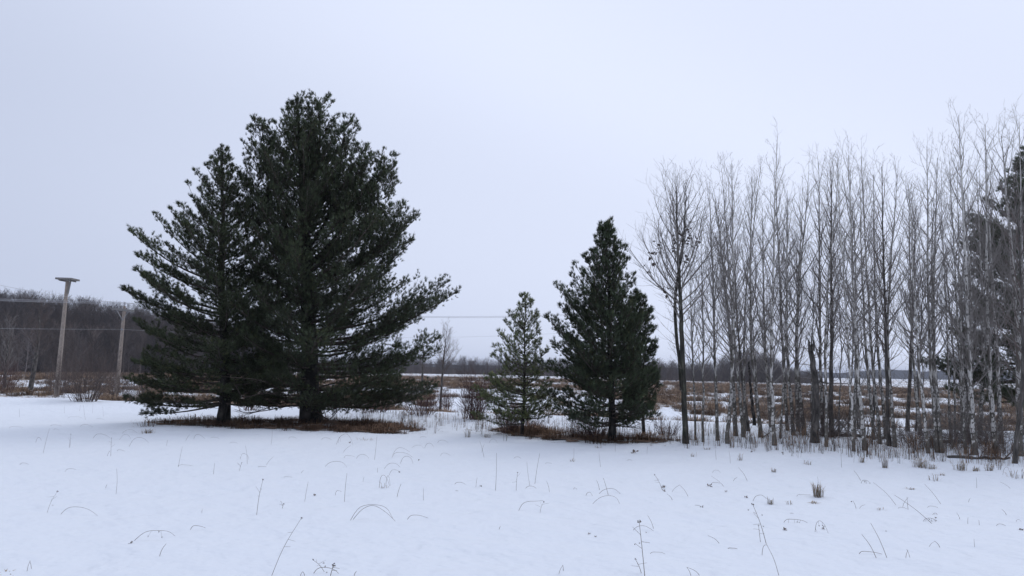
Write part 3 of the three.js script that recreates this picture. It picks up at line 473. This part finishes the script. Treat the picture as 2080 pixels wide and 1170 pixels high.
{ // thin dead stems standing along the foot of the trees
  R = makeRng(741); const L = [];
  for (let k = 0; k < 950; k++) { const x = rr(620, 2120), c = x < 1000 ? lerp(846, 872, (x - 620) / 380) : x < 1400 ? lerp(874, 894, (x - 1000) / 400) : lerp(896, 942, (x - 1400) / 680); const y = c + rr(-26, 8) + (R() < 0.15 ? rr(0, 14) : 0); if (x < 1380 && R() < 0.35) continue; const p = ground(x, y), t = R(); L.push([p.x, p.y, p.z, rr(0.35, 1.35) * (R() < 0.15 ? 1.6 : 1), t < 0.25 ? [1.3, 1.15, 1.0] : t < 0.6 ? [0.75, 0.64, 0.58] : [0.42, 0.36, 0.33]]); }
  mass('edge_stems', 'fringe of thin dead stems along the foot of the trees', L, fringe, M.deadGrass, 'dead grass');
}
// brown needle litter and grass under the pines
function litterBed(label, px, sd) { // outline in photo pixels round the bed
  R = makeRng(sd); const pts = px.map(([x, y]) => ground(x, y)), c = pts.reduce((a, p) => a.add(p), V(0, 0, 0)).multiplyScalar(1 / pts.length), sh = new THREE.Shape(), ring = new THREE.CatmullRomCurve3(pts, true).getPoints(140);
  ring.forEach((p, k) => { const j = 0.9 * (fbm(k * 0.45, sd, 3) - 0.5); const d = p.clone().sub(c).setY(0).normalize(); const q = p.clone().addScaledVector(d, j); k ? sh.lineTo(q.x, -q.z) : sh.moveTo(q.x, -q.z); });
  const inside = (x, z) => { const q = sh.getPoints(); let r = false; for (let i = 0, j = q.length - 1; i < q.length; j = i++) if ((q[i].y > -z) !== (q[j].y > -z) && x < (q[j].x - q[i].x) * (-z - q[i].y) / (q[j].y - q[i].y) + q[i].x) r = !r; return r; };
  const box = new THREE.Box2().setFromPoints(sh.getPoints()), st = 0.14, P = [], C = [], I = [], idx = new Map(), nx = Math.ceil((box.max.x - box.min.x) / st), ny = Math.ceil((box.max.y - box.min.y) / st), id = (i, j) => { const k = i * 4096 + j; if (!idx.has(k)) { const x = box.min.x + i * st + 0.05 * (hash2(i, j) - 0.5), z = -(box.min.y + j * st + 0.05 * (hash2(j, i + 9) - 0.5)); idx.set(k, P.length / 3); P.push(x, H(x, z) + 0.006 + 0.035 * noise(x * 5, z * 5), z); const w = 0.6 + 0.9 * noise(x * 6, z * 6); C.push(w, w * 0.95, w * 0.9); } return idx.get(k); };
  const spots = [];
  for (let i = 0; i < nx; i++) for (let j = 0; j < ny; j++) { const x = box.min.x + (i + 0.5) * st, z = -(box.min.y + (j + 0.5) * st); if (!inside(x, z) || 0.6 * noise(x * 2.1, z * 3.1) + 0.4 * noise(x * 6, z * 7) < 0.36) continue; const a = id(i, j), b = id(i + 1, j), d = id(i, j + 1), e = id(i + 1, j + 1); I.push(a, b, d, b, e, d); spots.push([x, z]); }
  const g = new THREE.BufferGeometry(); g.setAttribute('position', new THREE.Float32BufferAttribute(P, 3)); g.setAttribute('color', new THREE.Float32BufferAttribute(C, 3)); g.setIndex(I); g.computeVertexNormals();
  const mat = M.litter.clone(); mat.vertexColors = true; const m = shadow(new THREE.Mesh(g, mat)); m.name = numbered('needle_litter'); tag(m, label, 'litter', null, 'structure'); scene.add(m);
  const L = []; for (const [x0, z0] of spots) if (R() < 0.3) { const sp = R() < 0.4 ? 0.6 : 0.12, x = x0 + rr(-1, 1) * sp, z = z0 + rr(-1, 1) * sp; const t = R(); L.push([x + rr(-0.1, 0.1), H(x, z), z + rr(-0.1, 0.1), rr(0.3, 0.85), t < 0.35 ? [1.3, 1.12, 0.98] : t < 0.7 ? [0.85, 0.7, 0.62] : [0.5, 0.4, 0.35]]); }
  const fl = new MB(); for (let k = 0; k < 5; k++) { const p = V(rr(-0.05, 0.05), 0.004, rr(-0.05, 0.05)), q = V(rr(-1, 1), rr(0, 0.3), rr(-1, 1)).normalize().multiplyScalar(rr(0.03, 0.08)), w = V(-q.z, 0, q.x).normalize().multiplyScalar(0.004); fl.tri(p.clone().sub(w), p.clone().add(w), p.clone().add(q), V(0, 1, 0)); }
  const bits = []; for (let k = 0; k < 2600; k++) { const [x0, z0] = spots[Math.floor(R() * spots.length)], sp = 1.1 * R() * R(), a = R() * 6.28, x = x0 + Math.cos(a) * sp * 1.6, z = z0 + Math.sin(a) * sp; if (inside(x, z) && R() < 0.7) continue; bits.push([x, H(x, z) + 0.008, z, rr(0.5, 1.3), tone(0.8, 0.4)]); }
  mass('needle_bits', label.replace('needle litter bared of snow', 'needles and twig bits strewn on snow'), bits, [fl.geo()], M.deadGrass, 'litter');
  mass('litter_grass', label.replace('needle litter', 'matted dead grass'), L, clumps, M.deadGrass, 'dead grass');
}
litterBed('brown needle litter bared of snow under the two tall pines', [[300, 859], [380, 855], [470, 855], [560, 854], [660, 854], [760, 860], [820, 868], [862, 876], [800, 880], [730, 879], [650, 876], [540, 870], [430, 866], [340, 863]], 760);
litterBed('brown needle litter bared of snow under the young and mid-sized pines', [[1005, 874], [1060, 868], [1110, 876], [1180, 882], [1260, 886], [1330, 890], [1385, 898], [1300, 901], [1200, 898], [1100, 891], [1020, 882]], 761);

// ---------------------------------------------------------------- poles and wires
const woodPole = new THREE.MeshStandardMaterial({ map: noiseTexture(256, (u, v) => { const n = 0.5 * tnoise(u, v * 0.125, 64) + 0.3 * tnoise(u, v * 0.25, 128) + 0.2 * tnoise(u, v, 12), g = 0.56 + 0.26 * (n - 0.5); return [g * 1.02, g * 0.94, g * 0.87]; }, true), roughness: 0.95 });
const greyWood = new THREE.MeshStandardMaterial({ color: rgb(0.20, 0.19, 0.18), roughness: 0.95 }), porcelain = new THREE.MeshStandardMaterial({ color: rgb(0.45, 0.45, 0.46), roughness: 0.35 }), metal = new THREE.MeshStandardMaterial({ color: rgb(0.25, 0.25, 0.26), metalness: 0.6, roughness: 0.5 });
function poleOf(g, tip, r0, r1) { const m = new MB(), c = curve([V(0, -0.4, 0), tip.clone().multiplyScalar(0.5), tip], 8); m.tube(c, c.map((_, k) => lerp(r0, r1, k / 8)), 12, true); part('pole', m.geo(), woodPole, g); }
function boardGeo(a, b, w, h) { const L = a.distanceTo(b), g = new THREE.BoxGeometry(L, h, w), m = new THREE.Matrix4(), x = b.clone().sub(a).normalize(), z = x.clone().cross(V(0, 1, 0)).normalize(), y = z.clone().cross(x); m.makeBasis(x, y, z).setPosition(a.clone().lerp(b, 0.5)); return g.applyMatrix4(m); }
{
  const p = ground(114, 805), tip = atZ(137, 571, p.z).sub(p), g = thing('platform_pole', 'tall weathered pole carrying a flat nesting platform, beside the shrubs', 'pole', p); poleOf(g, tip, 0.2, 0.13);
  const w = 15 * -p.z / F * 1.02; // half width
  const deck = new THREE.Group(); deck.name = 'platform'; g.add(deck);
  for (let k = 0; k < 7; k++) { const z = -w + 2 * w * (k + 0.5) / 7; part('deck_board', boardGeo(tip.clone().add(V(-w, 0.12 + 0.006 * (k % 2), z)), tip.clone().add(V(w, 0.10 + 0.006 * (k % 3), z)), 2 * w / 7 - 0.015, 0.05), greyWood, deck); }
  for (const s of [-1, 1]) { part('deck_beam', boardGeo(tip.clone().add(V(s * w * 0.55, 0.03, -w)), tip.clone().add(V(s * w * 0.55, 0.03, w)), 0.06, 0.12), greyWood, deck); part('rim_board', boardGeo(tip.clone().add(V(-w, 0.16, s * (w + 0.025))), tip.clone().add(V(w, 0.14, s * (w + 0.025))), 0.04, 0.14), greyWood, deck); part('rim_board', boardGeo(tip.clone().add(V(s * (w + 0.02), 0.15, -w)), tip.clone().add(V(s * (w + 0.02), 0.15, w)), 0.035, 0.13), greyWood, deck); }
  part('brace', boardGeo(tip.clone().add(V(w * 0.5, 0.0, 0.1)), tip.clone().add(V(0.2, -1.1, 0.14)), 0.06, 0.14), greyWood, g);
}
function utilityPole(p, tip, label, arm) {
  const g = thing('utility_pole', label, 'pole', p, null); poleOf(g, tip, 0.17, 0.11);
  const side = V(Math.cos(arm), 0, Math.sin(arm)), c = tip.clone().add(V(0, -0.3, 0.17)), heads = [], L = 1.25, a = c.clone().addScaledVector(side, -L).add(V(0, 0.12, 0)), b = c.clone().addScaledVector(side, L).add(V(0, -0.14, 0));
  const arms = part('crossarm', boardGeo(a, b, 0.13, 0.18), greyWood, g);
  for (const s of [-1, 1]) part('arm_brace', boardGeo(c.clone().addScaledVector(side, s * 0.75), c.clone().add(V(0, -0.85, -0.03)), 0.03, 0.05), metal, g);
  const ins = new THREE.LatheGeometry([[0, 0], [0.028, 0], [0.028, 0.14], [0.09, 0.15], [0.1, 0.2], [0.05, 0.23], [0.085, 0.26], [0.07, 0.32], [0.035, 0.36], [0, 0.37]].map(q => new THREE.Vector2(...q)), 10);
  for (const t of [0.02, 0.3, 0.72, 0.98]) { const q = a.clone().lerp(b, t).add(V(0, 0.065, 0)), m = part('insulator', ins, porcelain, arms); m.scale.set(1.4, 1.3, 1.4); m.position.copy(q).add(V(0, 0.02, 0)); heads.push(q.clone().add(V(0, 0.49, 0)).add(p)); }
  const m = part('insulator', ins, porcelain, g); m.position.copy(tip); heads.push(p.clone().add(tip).add(V(0, -1.9, 0.14)));
  const bk = part('neutral_bracket', new THREE.BoxGeometry(0.12, 0.16, 0.1), metal, g); bk.position.copy(tip).add(V(0, -1.9, 0.14));
  return heads;
}
const pA = ground(236, 809), hA = utilityPole(pA, atZ(253, 622, pA.z).sub(pA), 'leaning weathered utility pole with crossarm and insulators, behind the slimmer pine’s branch tips', 0.4);
const pB = onGround(1222, 92), hB = utilityPole(pB, atZ(1224, 640, pB.z).sub(pB), 'utility pole standing behind the mid-sized pine', 1.0);
const wireMat = new THREE.MeshStandardMaterial({ color: rgb(0.4, 0.4, 0.41), roughness: 0.5, metalness: 0.2 });
hA.forEach((h, k) => {
  const off = h.clone().add(h.clone().sub(hB[k]).setY(0).multiplyScalar(0.9)).add(V(0, -0.1, 0)), pts = [];
  for (const [a, b, sag] of [[off, h, 0.5], [h, hB[k], 0.8]]) for (let i = pts.length ? 1 : 0; i <= 24; i++) { const t = i / 24; pts.push(a.clone().lerp(b, t).add(V(0, -4 * sag * t * (1 - t), 0)).sub(h)); }
  const m = new MB(); m.tube(pts, pts.map(() => 0.009), 5); single('power_line', m.geo(), wireMat, k === 4 ? 'lower single wire running below the crossarm of the leaning pole' : 'thin overhead wire strung from the crossarm insulators of the poles', 'wire', h, k === 4 ? null : 'wires on the crossarm insulators');
});
{ // service wire that slants down from off the frame to the platform pole's far side
  const a = atZ(-300, 500, -40), b = hA[0].clone(), pts = []; for (let i = 0; i <= 24; i++) { const t = i / 24; pts.push(a.clone().lerp(b, t).add(V(0, -4 * 0.5 * t * (1 - t), 0)).sub(b)); } const m = new MB(); m.tube(pts, pts.map(() => 0.010), 5); single('service_wire', m.geo(), wireMat, 'slanting wire coming down to the leaning pole’s crossarm', 'wire', b);
}

// ---------------------------------------------------------------- stems and tufts standing in the open snow
const PAN = [0, 520, 1040, 1560], ZS = 520 / 1738, px = (k, x, y) => [PAN[k] + x * ZS, 820 + y * ZS];
let stemSeed = 900;
const G_ST = 'straight dry stems in the snow', G_AR = 'arching dry stems in the snow', G_HD = 'dry stems with seed heads';
function seedHead(mb, p, s) { for (let k = 0; k < 7; k++) { const d = V(rr(-1, 1), rr(-1, 1), rr(-1, 1)).normalize(), b = V(rr(-1, 1), rr(-1, 1), rr(-1, 1)).cross(d).normalize(), q = p.clone().addScaledVector(d, s * 0.3); mb.tri(q.clone().addScaledVector(b, s * 0.35), q.clone().addScaledVector(b, -s * 0.35), p.clone().addScaledVector(d, s), d); mb.tri(q.clone().addScaledVector(b, s * 0.3), p.clone().addScaledVector(d, s), p.clone().addScaledVector(b, s * 0.8), b); } }
function straight(k, x1, y1, x0, y0, head) {
  R = makeRng(stemSeed++); const b = ground(...px(k, x0, y0)), t = atZ(...px(k, x1, y1), b.z).sub(b), L = t.length(), m = new MB(), r = head === 2 ? 0.003 : rr(0.0018, 0.0027);
  t.z += rr(-0.25, 0.25) * L; const c = curve([V(0, -0.05, 0), t.clone().multiplyScalar(0.5).add(V(rr(-0.03, 0.03) * L, 0, rr(-0.03, 0.03) * L)), t], 8); m.tube(c, c.map((_, i) => r * (1 - 0.45 * i / 8)), 4);
  if (head) { seedHead(m, t, head === 2 ? 0.019 : 0.012); for (let i = 0; i < 3; i++) { const q = c[4 + i]; m.tube([q, q.clone().add(V(rr(-0.08, 0.08), rr(-0.02, 0.07), rr(-0.05, 0.05)))], [r * 0.6, r * 0.4], 3); if (head === 2) seedHead(m, q.clone().add(V(rr(-0.08, 0.08), rr(-0.02, 0.05), rr(-0.05, 0.05))), 0.009); } }
  single('dry_stem', m.geo(), M.stem, head ? 'straight dry stem with a dark seed head poking from the snow' : 'bare straight dry stem poking up from the open snow', 'dry stem', b, head ? G_HD : G_ST);
}
function arch(k, x0, y0, x1, y1, ya, leafy) {
  R = makeRng(stemSeed++); const b = ground(...px(k, x0, y0)), far = atZ(...px(k, x1, y1), b.z).sub(b), top = atZ(...px(k, (x0 + x1) / 2, ya), b.z).sub(b), m = new MB(), r = rr(0.0018, 0.0027), dz = rr(-0.3, 0.3) * far.length(), ky = rr(-0.3, 0.3);
  const c = curve([V(0, -0.04, 0), V(top.x * (1 + ky) * rr(0.4, 0.55), top.y * rr(0.72, 0.86), dz * 0.25), V(top.x * (1 + ky), top.y, dz * 0.5), V(lerp(top.x * (1 + ky), far.x, rr(0.45, 0.65)), lerp(top.y, far.y, rr(0.22, 0.42)), dz * 0.78), V(far.x, far.y, dz)], 16); m.tube(c, c.map((_, i) => r * (1 - 0.5 * i / 16)), 4);
  if (leafy) for (let i = 2; i < 16; i++) { if (R() < 0.6) continue; const q = c[i]; const e = q.clone().add(V(rr(-0.02, 0.02), -rr(0.008, 0.06), rr(-0.03, 0.03))); m.tube([q, e], [r * 0.5, r * 0.4], 3); seedHead(m, e, 0.01); }
  single('dry_stem', m.geo(), M.stem, leafy ? 'arched dry stem hung with withered leaves over the snow' : 'bare thin dry stem bent in an arch over the snow', 'dry stem', b, leafy ? 'arched stems with withered leaves' : G_AR);
}
const S = [
  [0, 320, 172, 290, 335], [0, 487, 205, 470, 297, 1], [0, 478, 240, 474, 297], [0, 805, 437, 787, 612], [0, 765, 232, 752, 355, 1], [0, 1240, 290, 1207, 430], [0, 1462, 400, 1447, 480], [0, 1668, 285, 1680, 408], [0, 728, 548, 714, 573], [0, 1140, 945, 1076, 1033], [0, 372, 600, 313, 740, 1], [0, 1372, 715, 1367, 742], [0, 210, 1065, 180, 1135], [0, 205, 1065, 220, 1120], [0, 130, 30, 133, 90], [0, 570, 10, 583, 110], [0, 545, 10, 540, 50], [0, 635, 0, 628, 60], [0, 690, 20, 705, 85], [0, 445, 5, 438, 65], [0, 752, 318, 724, 355], [0, 1140, 245, 1130, 285], [0, 1640, 400, 1622, 455, 1], [0, 1295, 208, 1255, 250],
  [1, 47, 515, 2, 755, 1], [1, 620, 470, 600, 665], [1, 362, 525, 328, 663], [1, 820, 215, 803, 380], [1, 987, 540, 952, 632], [1, 1137, 575, 1138, 655], [1, 1632, 340, 1625, 590], [1, 282, 795, 90, 1168, 1], [1, 188, 682, 173, 712, 1], [1, 120, 360, 60, 415], [1, 1660, 832, 1648, 853], [1, 390, 1055, 490, 1140, 1], [1, 530, 1095, 497, 1168, 2], [1, 1520, 250, 1552, 365], [1, 1502, 497, 1490, 565], [1, 105, 175, 100, 280], [1, 735, 495, 725, 530], [1, 825, 435, 824, 468], [1, 1480, 120, 1435, 225], [1, 1550, 275, 1530, 330], [1, 640, 285, 582, 330], [1, 318, 1140, 295, 1168], [1, 318, 1140, 335, 1168], [1, 685, 1135, 660, 1168], [1, 325, 452, 300, 472],
  [2, 100, 388, 125, 555], [2, 190, 340, 152, 545], [2, 38, 465, 28, 590, 1], [2, 593, 335, 605, 430], [2, 972, 485, 1030, 590, 1], [2, 848, 780, 905, 1168, 2], [2, 925, 762, 972, 850], [2, 1650, 690, 1735, 950, 2], [2, 575, 520, 600, 585], [2, 620, 505, 660, 620], [2, 1530, 430, 1607, 525], [2, 1360, 495, 1460, 562], [2, 235, 525, 258, 600], [2, 420, 300, 417, 395], [2, 345, 1095, 308, 1155], [2, 345, 1095, 350, 1135], [2, 1185, 1110, 1225, 1168], [2, 1185, 1110, 1305, 1165], [2, 837, 1055, 890, 1150, 1], [2, 1335, 900, 1435, 950], [2, 1055, 615, 1100, 655], [2, 1135, 550, 1070, 600], [2, 1135, 550, 1207, 630], [2, 1475, 320, 1482, 405], [2, 1380, 310, 1388, 378], [2, 700, 270, 700, 325], [2, 920, 290, 915, 340], [2, 1530, 500, 1490, 525], [2, 1680, 830, 1690, 940, 1], [2, 215, 665, 185, 740, 1],
  [3, 2, 955, 85, 1168], [3, 695, 810, 820, 1045], [3, 618, 878, 750, 1045], [3, 735, 540, 890, 690], [3, 835, 612, 1145, 812], [3, 1060, 545, 1190, 680], [3, 1390, 915, 1403, 972], [3, 1565, 530, 1665, 575], [3, 575, 450, 640, 520], [3, 1418, 500, 1416, 572], [3, 950, 635, 953, 720], [3, 950, 635, 905, 700], [3, 1125, 930, 1078, 970], [3, 1125, 930, 1182, 975], [3, 1355, 770, 1355, 815], [3, 1430, 790, 1435, 825], [3, 1370, 640, 1355, 668], [3, 580, 660, 605, 712], [3, 660, 685, 605, 712], [3, 1580, 715, 1632, 755], [3, 490, 300, 500, 432], [3, 945, 990, 928, 1045], [3, 945, 990, 972, 1045], [3, 1280, 740, 1310, 785], [3, 590, 300, 580, 400, 1], [3, 340, 495, 343, 560],
];
for (const s of S) straight(...s);
const AR = [
  [0, 390, 750, 690, 760, 698], [0, 880, 930, 1168, 910, 865, 1], [0, 625, 235, 745, 240, 205], [0, 870, 290, 1020, 265, 228], [0, 1283, 855, 1398, 840, 827], [0, 430, 460, 532, 447, 440], [0, 120, 412, 200, 412, 402], [0, 1185, 425, 1330, 428, 415], [0, 440, 98, 552, 103, 88], [0, 805, 245, 895, 240, 208], [0, 640, 105, 735, 120, 100], [0, 790, 320, 858, 322, 312], [0, 50, 165, 155, 170, 155], [0, 10, 95, 110, 150, 108], [0, 1550, 270, 1625, 278, 260], [0, 1420, 235, 1505, 243, 228], [0, 1310, 240, 1400, 240, 208], [0, 240, 262, 280, 250, 228], [0, 1628, 375, 1700, 385, 337], [0, 820, 200, 935, 215, 178], [0, 535, 155, 635, 158, 140], [0, 325, 150, 430, 155, 143], [0, 360, 180, 408, 178, 170], [0, 10, 130, 160, 175, 140], [0, 340, 690, 378, 725, 690],
  [1, 625, 792, 922, 788, 690], [1, 640, 785, 960, 790, 686], [1, 1012, 787, 1170, 775, 755], [1, 455, 425, 625, 430, 390], [1, 860, 440, 982, 430, 402], [1, 915, 365, 1070, 360, 328], [1, 975, 405, 1070, 410, 355], [1, 920, 350, 1045, 330, 298], [1, 1040, 300, 1145, 310, 282], [1, 1140, 300, 1210, 295, 268], [1, 1245, 355, 1335, 360, 335], [1, 1225, 265, 1310, 275, 248], [1, 590, 368, 670, 360, 352], [1, 670, 372, 775, 382, 345], [1, 435, 245, 540, 285, 232], [1, 215, 240, 288, 250, 225], [1, 835, 570, 905, 560, 485], [1, 880, 560, 912, 555, 487], [1, 900, 485, 980, 465, 448], [1, 1333, 545, 1425, 545, 532], [1, 1340, 592, 1410, 615, 592], [1, 535, 622, 580, 598, 590], [1, 370, 1150, 585, 1168, 1108], [1, 1580, 265, 1640, 265, 240], [1, 540, 275, 665, 300, 205], [1, 175, 500, 258, 508, 497], [1, 1095, 230, 1190, 245, 225], [1, 0, 430, 75, 425, 425], [1, 560, 265, 575, 260, 228],
  [2, 525, 680, 738, 692, 625], [2, 570, 610, 753, 635, 575], [2, 497, 625, 550, 650, 600], [2, 72, 575, 192, 602, 560], [2, 797, 858, 988, 888, 828], [2, 35, 725, 213, 665, 668], [2, 0, 370, 75, 395, 362], [2, 215, 408, 275, 410, 402], [2, 912, 1018, 1042, 1023, 1008], [2, 1355, 470, 1420, 470, 452], [2, 1625, 660, 1735, 650, 620], [2, 1450, 985, 1550, 1000, 982], [2, 415, 580, 452, 595, 572], [2, 772, 388, 823, 402, 380], [2, 1230, 690, 1305, 705, 690], [2, 1695, 1030, 1738, 965, 960], [2, 1340, 545, 1440, 555, 537], [2, 1110, 780, 1200, 803, 785],
  [3, 600, 1020, 775, 1020, 1002], [3, 92, 805, 288, 820, 785, 1], [3, 315, 870, 395, 855, 793, 1], [3, 115, 742, 235, 785, 745], [3, 1070, 705, 1180, 730, 695], [3, 1035, 800, 1195, 815, 780, 1], [3, 1540, 830, 1655, 850, 818], [3, 870, 710, 950, 730, 702], [3, 1590, 485, 1650, 490, 430], [3, 185, 628, 290, 620, 618], [3, 625, 540, 690, 540, 518, 1], [3, 1680, 800, 1720, 800, 787], [3, 10, 960, 110, 1100, 1000], [3, 1105, 755, 1180, 785, 745, 1], [3, 1660, 430, 1720, 460, 400],
];
for (const s of AR) arch(...s);
// grass tufts and withered leaf clumps in the snow
const tuftsAt = [ // panel, x, y, height and width in panel pixels, blades, label or null
  [0, 1003, 200, 45, 90, 70, 'brown grass tuft on the snow before the slimmer pine'], [0, 60, 1150, 40, 110, 14, null], [1, 1440, 228, 90, 50, 26, 'tall pale grass tuft at the snow edge before the young pine'], [1, 1560, 228, 40, 70, 40, 'low pale grass tuft beside the young pine’s litter'], [1, 870, 572, 60, 60, 10, null],
  [3, 340, 632, 120, 80, 60, 'tallest straw-coloured grass tuft standing in the open snow'], [3, 18, 682, 65, 42, 26, 'narrow straw tuft near the tallest open-snow tuft'], [3, 145, 682, 48, 40, 10, null], [3, 315, 676, 30, 60, 60, 'flat matted straw clump in front of the tallest tuft'], [3, 965, 580, 34, 55, 34, 'small round straw clump alone in the snow'], [3, 1035, 432, 95, 110, 70, 'wide straw tuft at the grove edge'],
  [3, 1115, 442, 60, 60, 30, null], [3, 1305, 450, 80, 90, 44, null], [3, 1412, 458, 50, 50, 34, null], [3, 1500, 455, 70, 60, 34, null], [3, 640, 400, 70, 50, 30, null], [3, 795, 436, 110, 40, 26, null], [3, 270, 412, 50, 50, 18, null], [3, 40, 465, 50, 40, 22, null], [3, 1130, 525, 70, 80, 16, null], [3, 1178, 486, 28, 55, 40, null],
  [2, 405, 392, 36, 40, 14, null], [2, 1235, 358, 50, 50, 14, null], [2, 1550, 385, 70, 50, 14, null], [3, 765, 722, 40, 50, 12, null], [3, 1680, 500, 90, 100, 16, null], [1, 740, 250, 40, 110, 22, null], [2, 587, 300, 36, 50, 20, null], [2, 1320, 310, 30, 60, 20, null],
];
tuftsAt.forEach(([k, x, y, h, w, n, label], i) => { const p = ground(...px(k, x, y)), s = -p.z / F * ZS; const g = grassGeometry(1200 + i, n, h * s * 1.05, w * s * 0.85, 0.004); single('grass_tuft', g, M.straw, label || 'small thin tuft of dry straw in the snow', 'grass tuft', p, label ? null : 'small straw tufts in the snow'); });
const leaves = [[0, 888, 948, 22], [1, 400, 626, 18], [1, 1105, 386, 12], [1, 1525, 566, 14], [1, 975, 468, 12], [1, 635, 268, 16], [2, 830, 338, 34], [2, 1033, 596, 18], [2, 1028, 572, 24], [2, 1335, 562, 24], [2, 527, 888, 14], [2, 568, 906, 12], [2, 1625, 330, 14], [2, 1590, 640, 16], [2, 1453, 600, 16], [2, 1290, 704, 16], [3, 110, 862, 26], [3, 568, 668, 10], [3, 375, 852, 20], [3, 800, 868, 8], [3, 100, 338, 14], [3, 1720, 858, 18], [3, 1140, 778, 14]];
leaves.forEach(([k, x, y, w], i) => {
  R = makeRng(1300 + i); const p = ground(...px(k, x, y)), s = w * -p.z / F * ZS, m = new MB();
  for (let j = 0; j < 12; j++) { const a = R() * 6.28, q = s * 0.5 * R(), c = V(Math.cos(a) * q, rr(0.0, s * 0.45), Math.sin(a) * q), d = V(rr(-1, 1), rr(-0.3, 1), rr(-1, 1)).normalize(), b = V(rr(-1, 1), rr(-1, 1), rr(-1, 1)).cross(d).normalize(), L = s * rr(0.4, 0.8), e = c.clone().addScaledVector(d, L), n = b.clone().cross(d), mid = c.clone().addScaledVector(d, L * 0.5).addScaledVector(n, L * 0.12); m.tri(c, mid.clone().addScaledVector(b, L * 0.28), e, n); m.tri(c, e, mid.clone().addScaledVector(b, -L * 0.28), n); }
  single('withered_leaves', m.geo(), M.stem, 'small curled clump of withered brown leaves on the snow', 'dead leaves', p, 'withered leaf clumps on the snow');
});

scene.traverse(o => { if (o.isMesh) { o.castShadow = true; o.receiveShadow = true; } });
let tris = 0; scene.traverse(o => { if (o.isMesh && !o.isInstancedMesh) tris += (o.geometry.index ? o.geometry.index.count : o.geometry.attributes.position.count) / 3; }); console.log('triangles', tris, 'top-level', scene.children.length);
renderer.render(scene, camera);
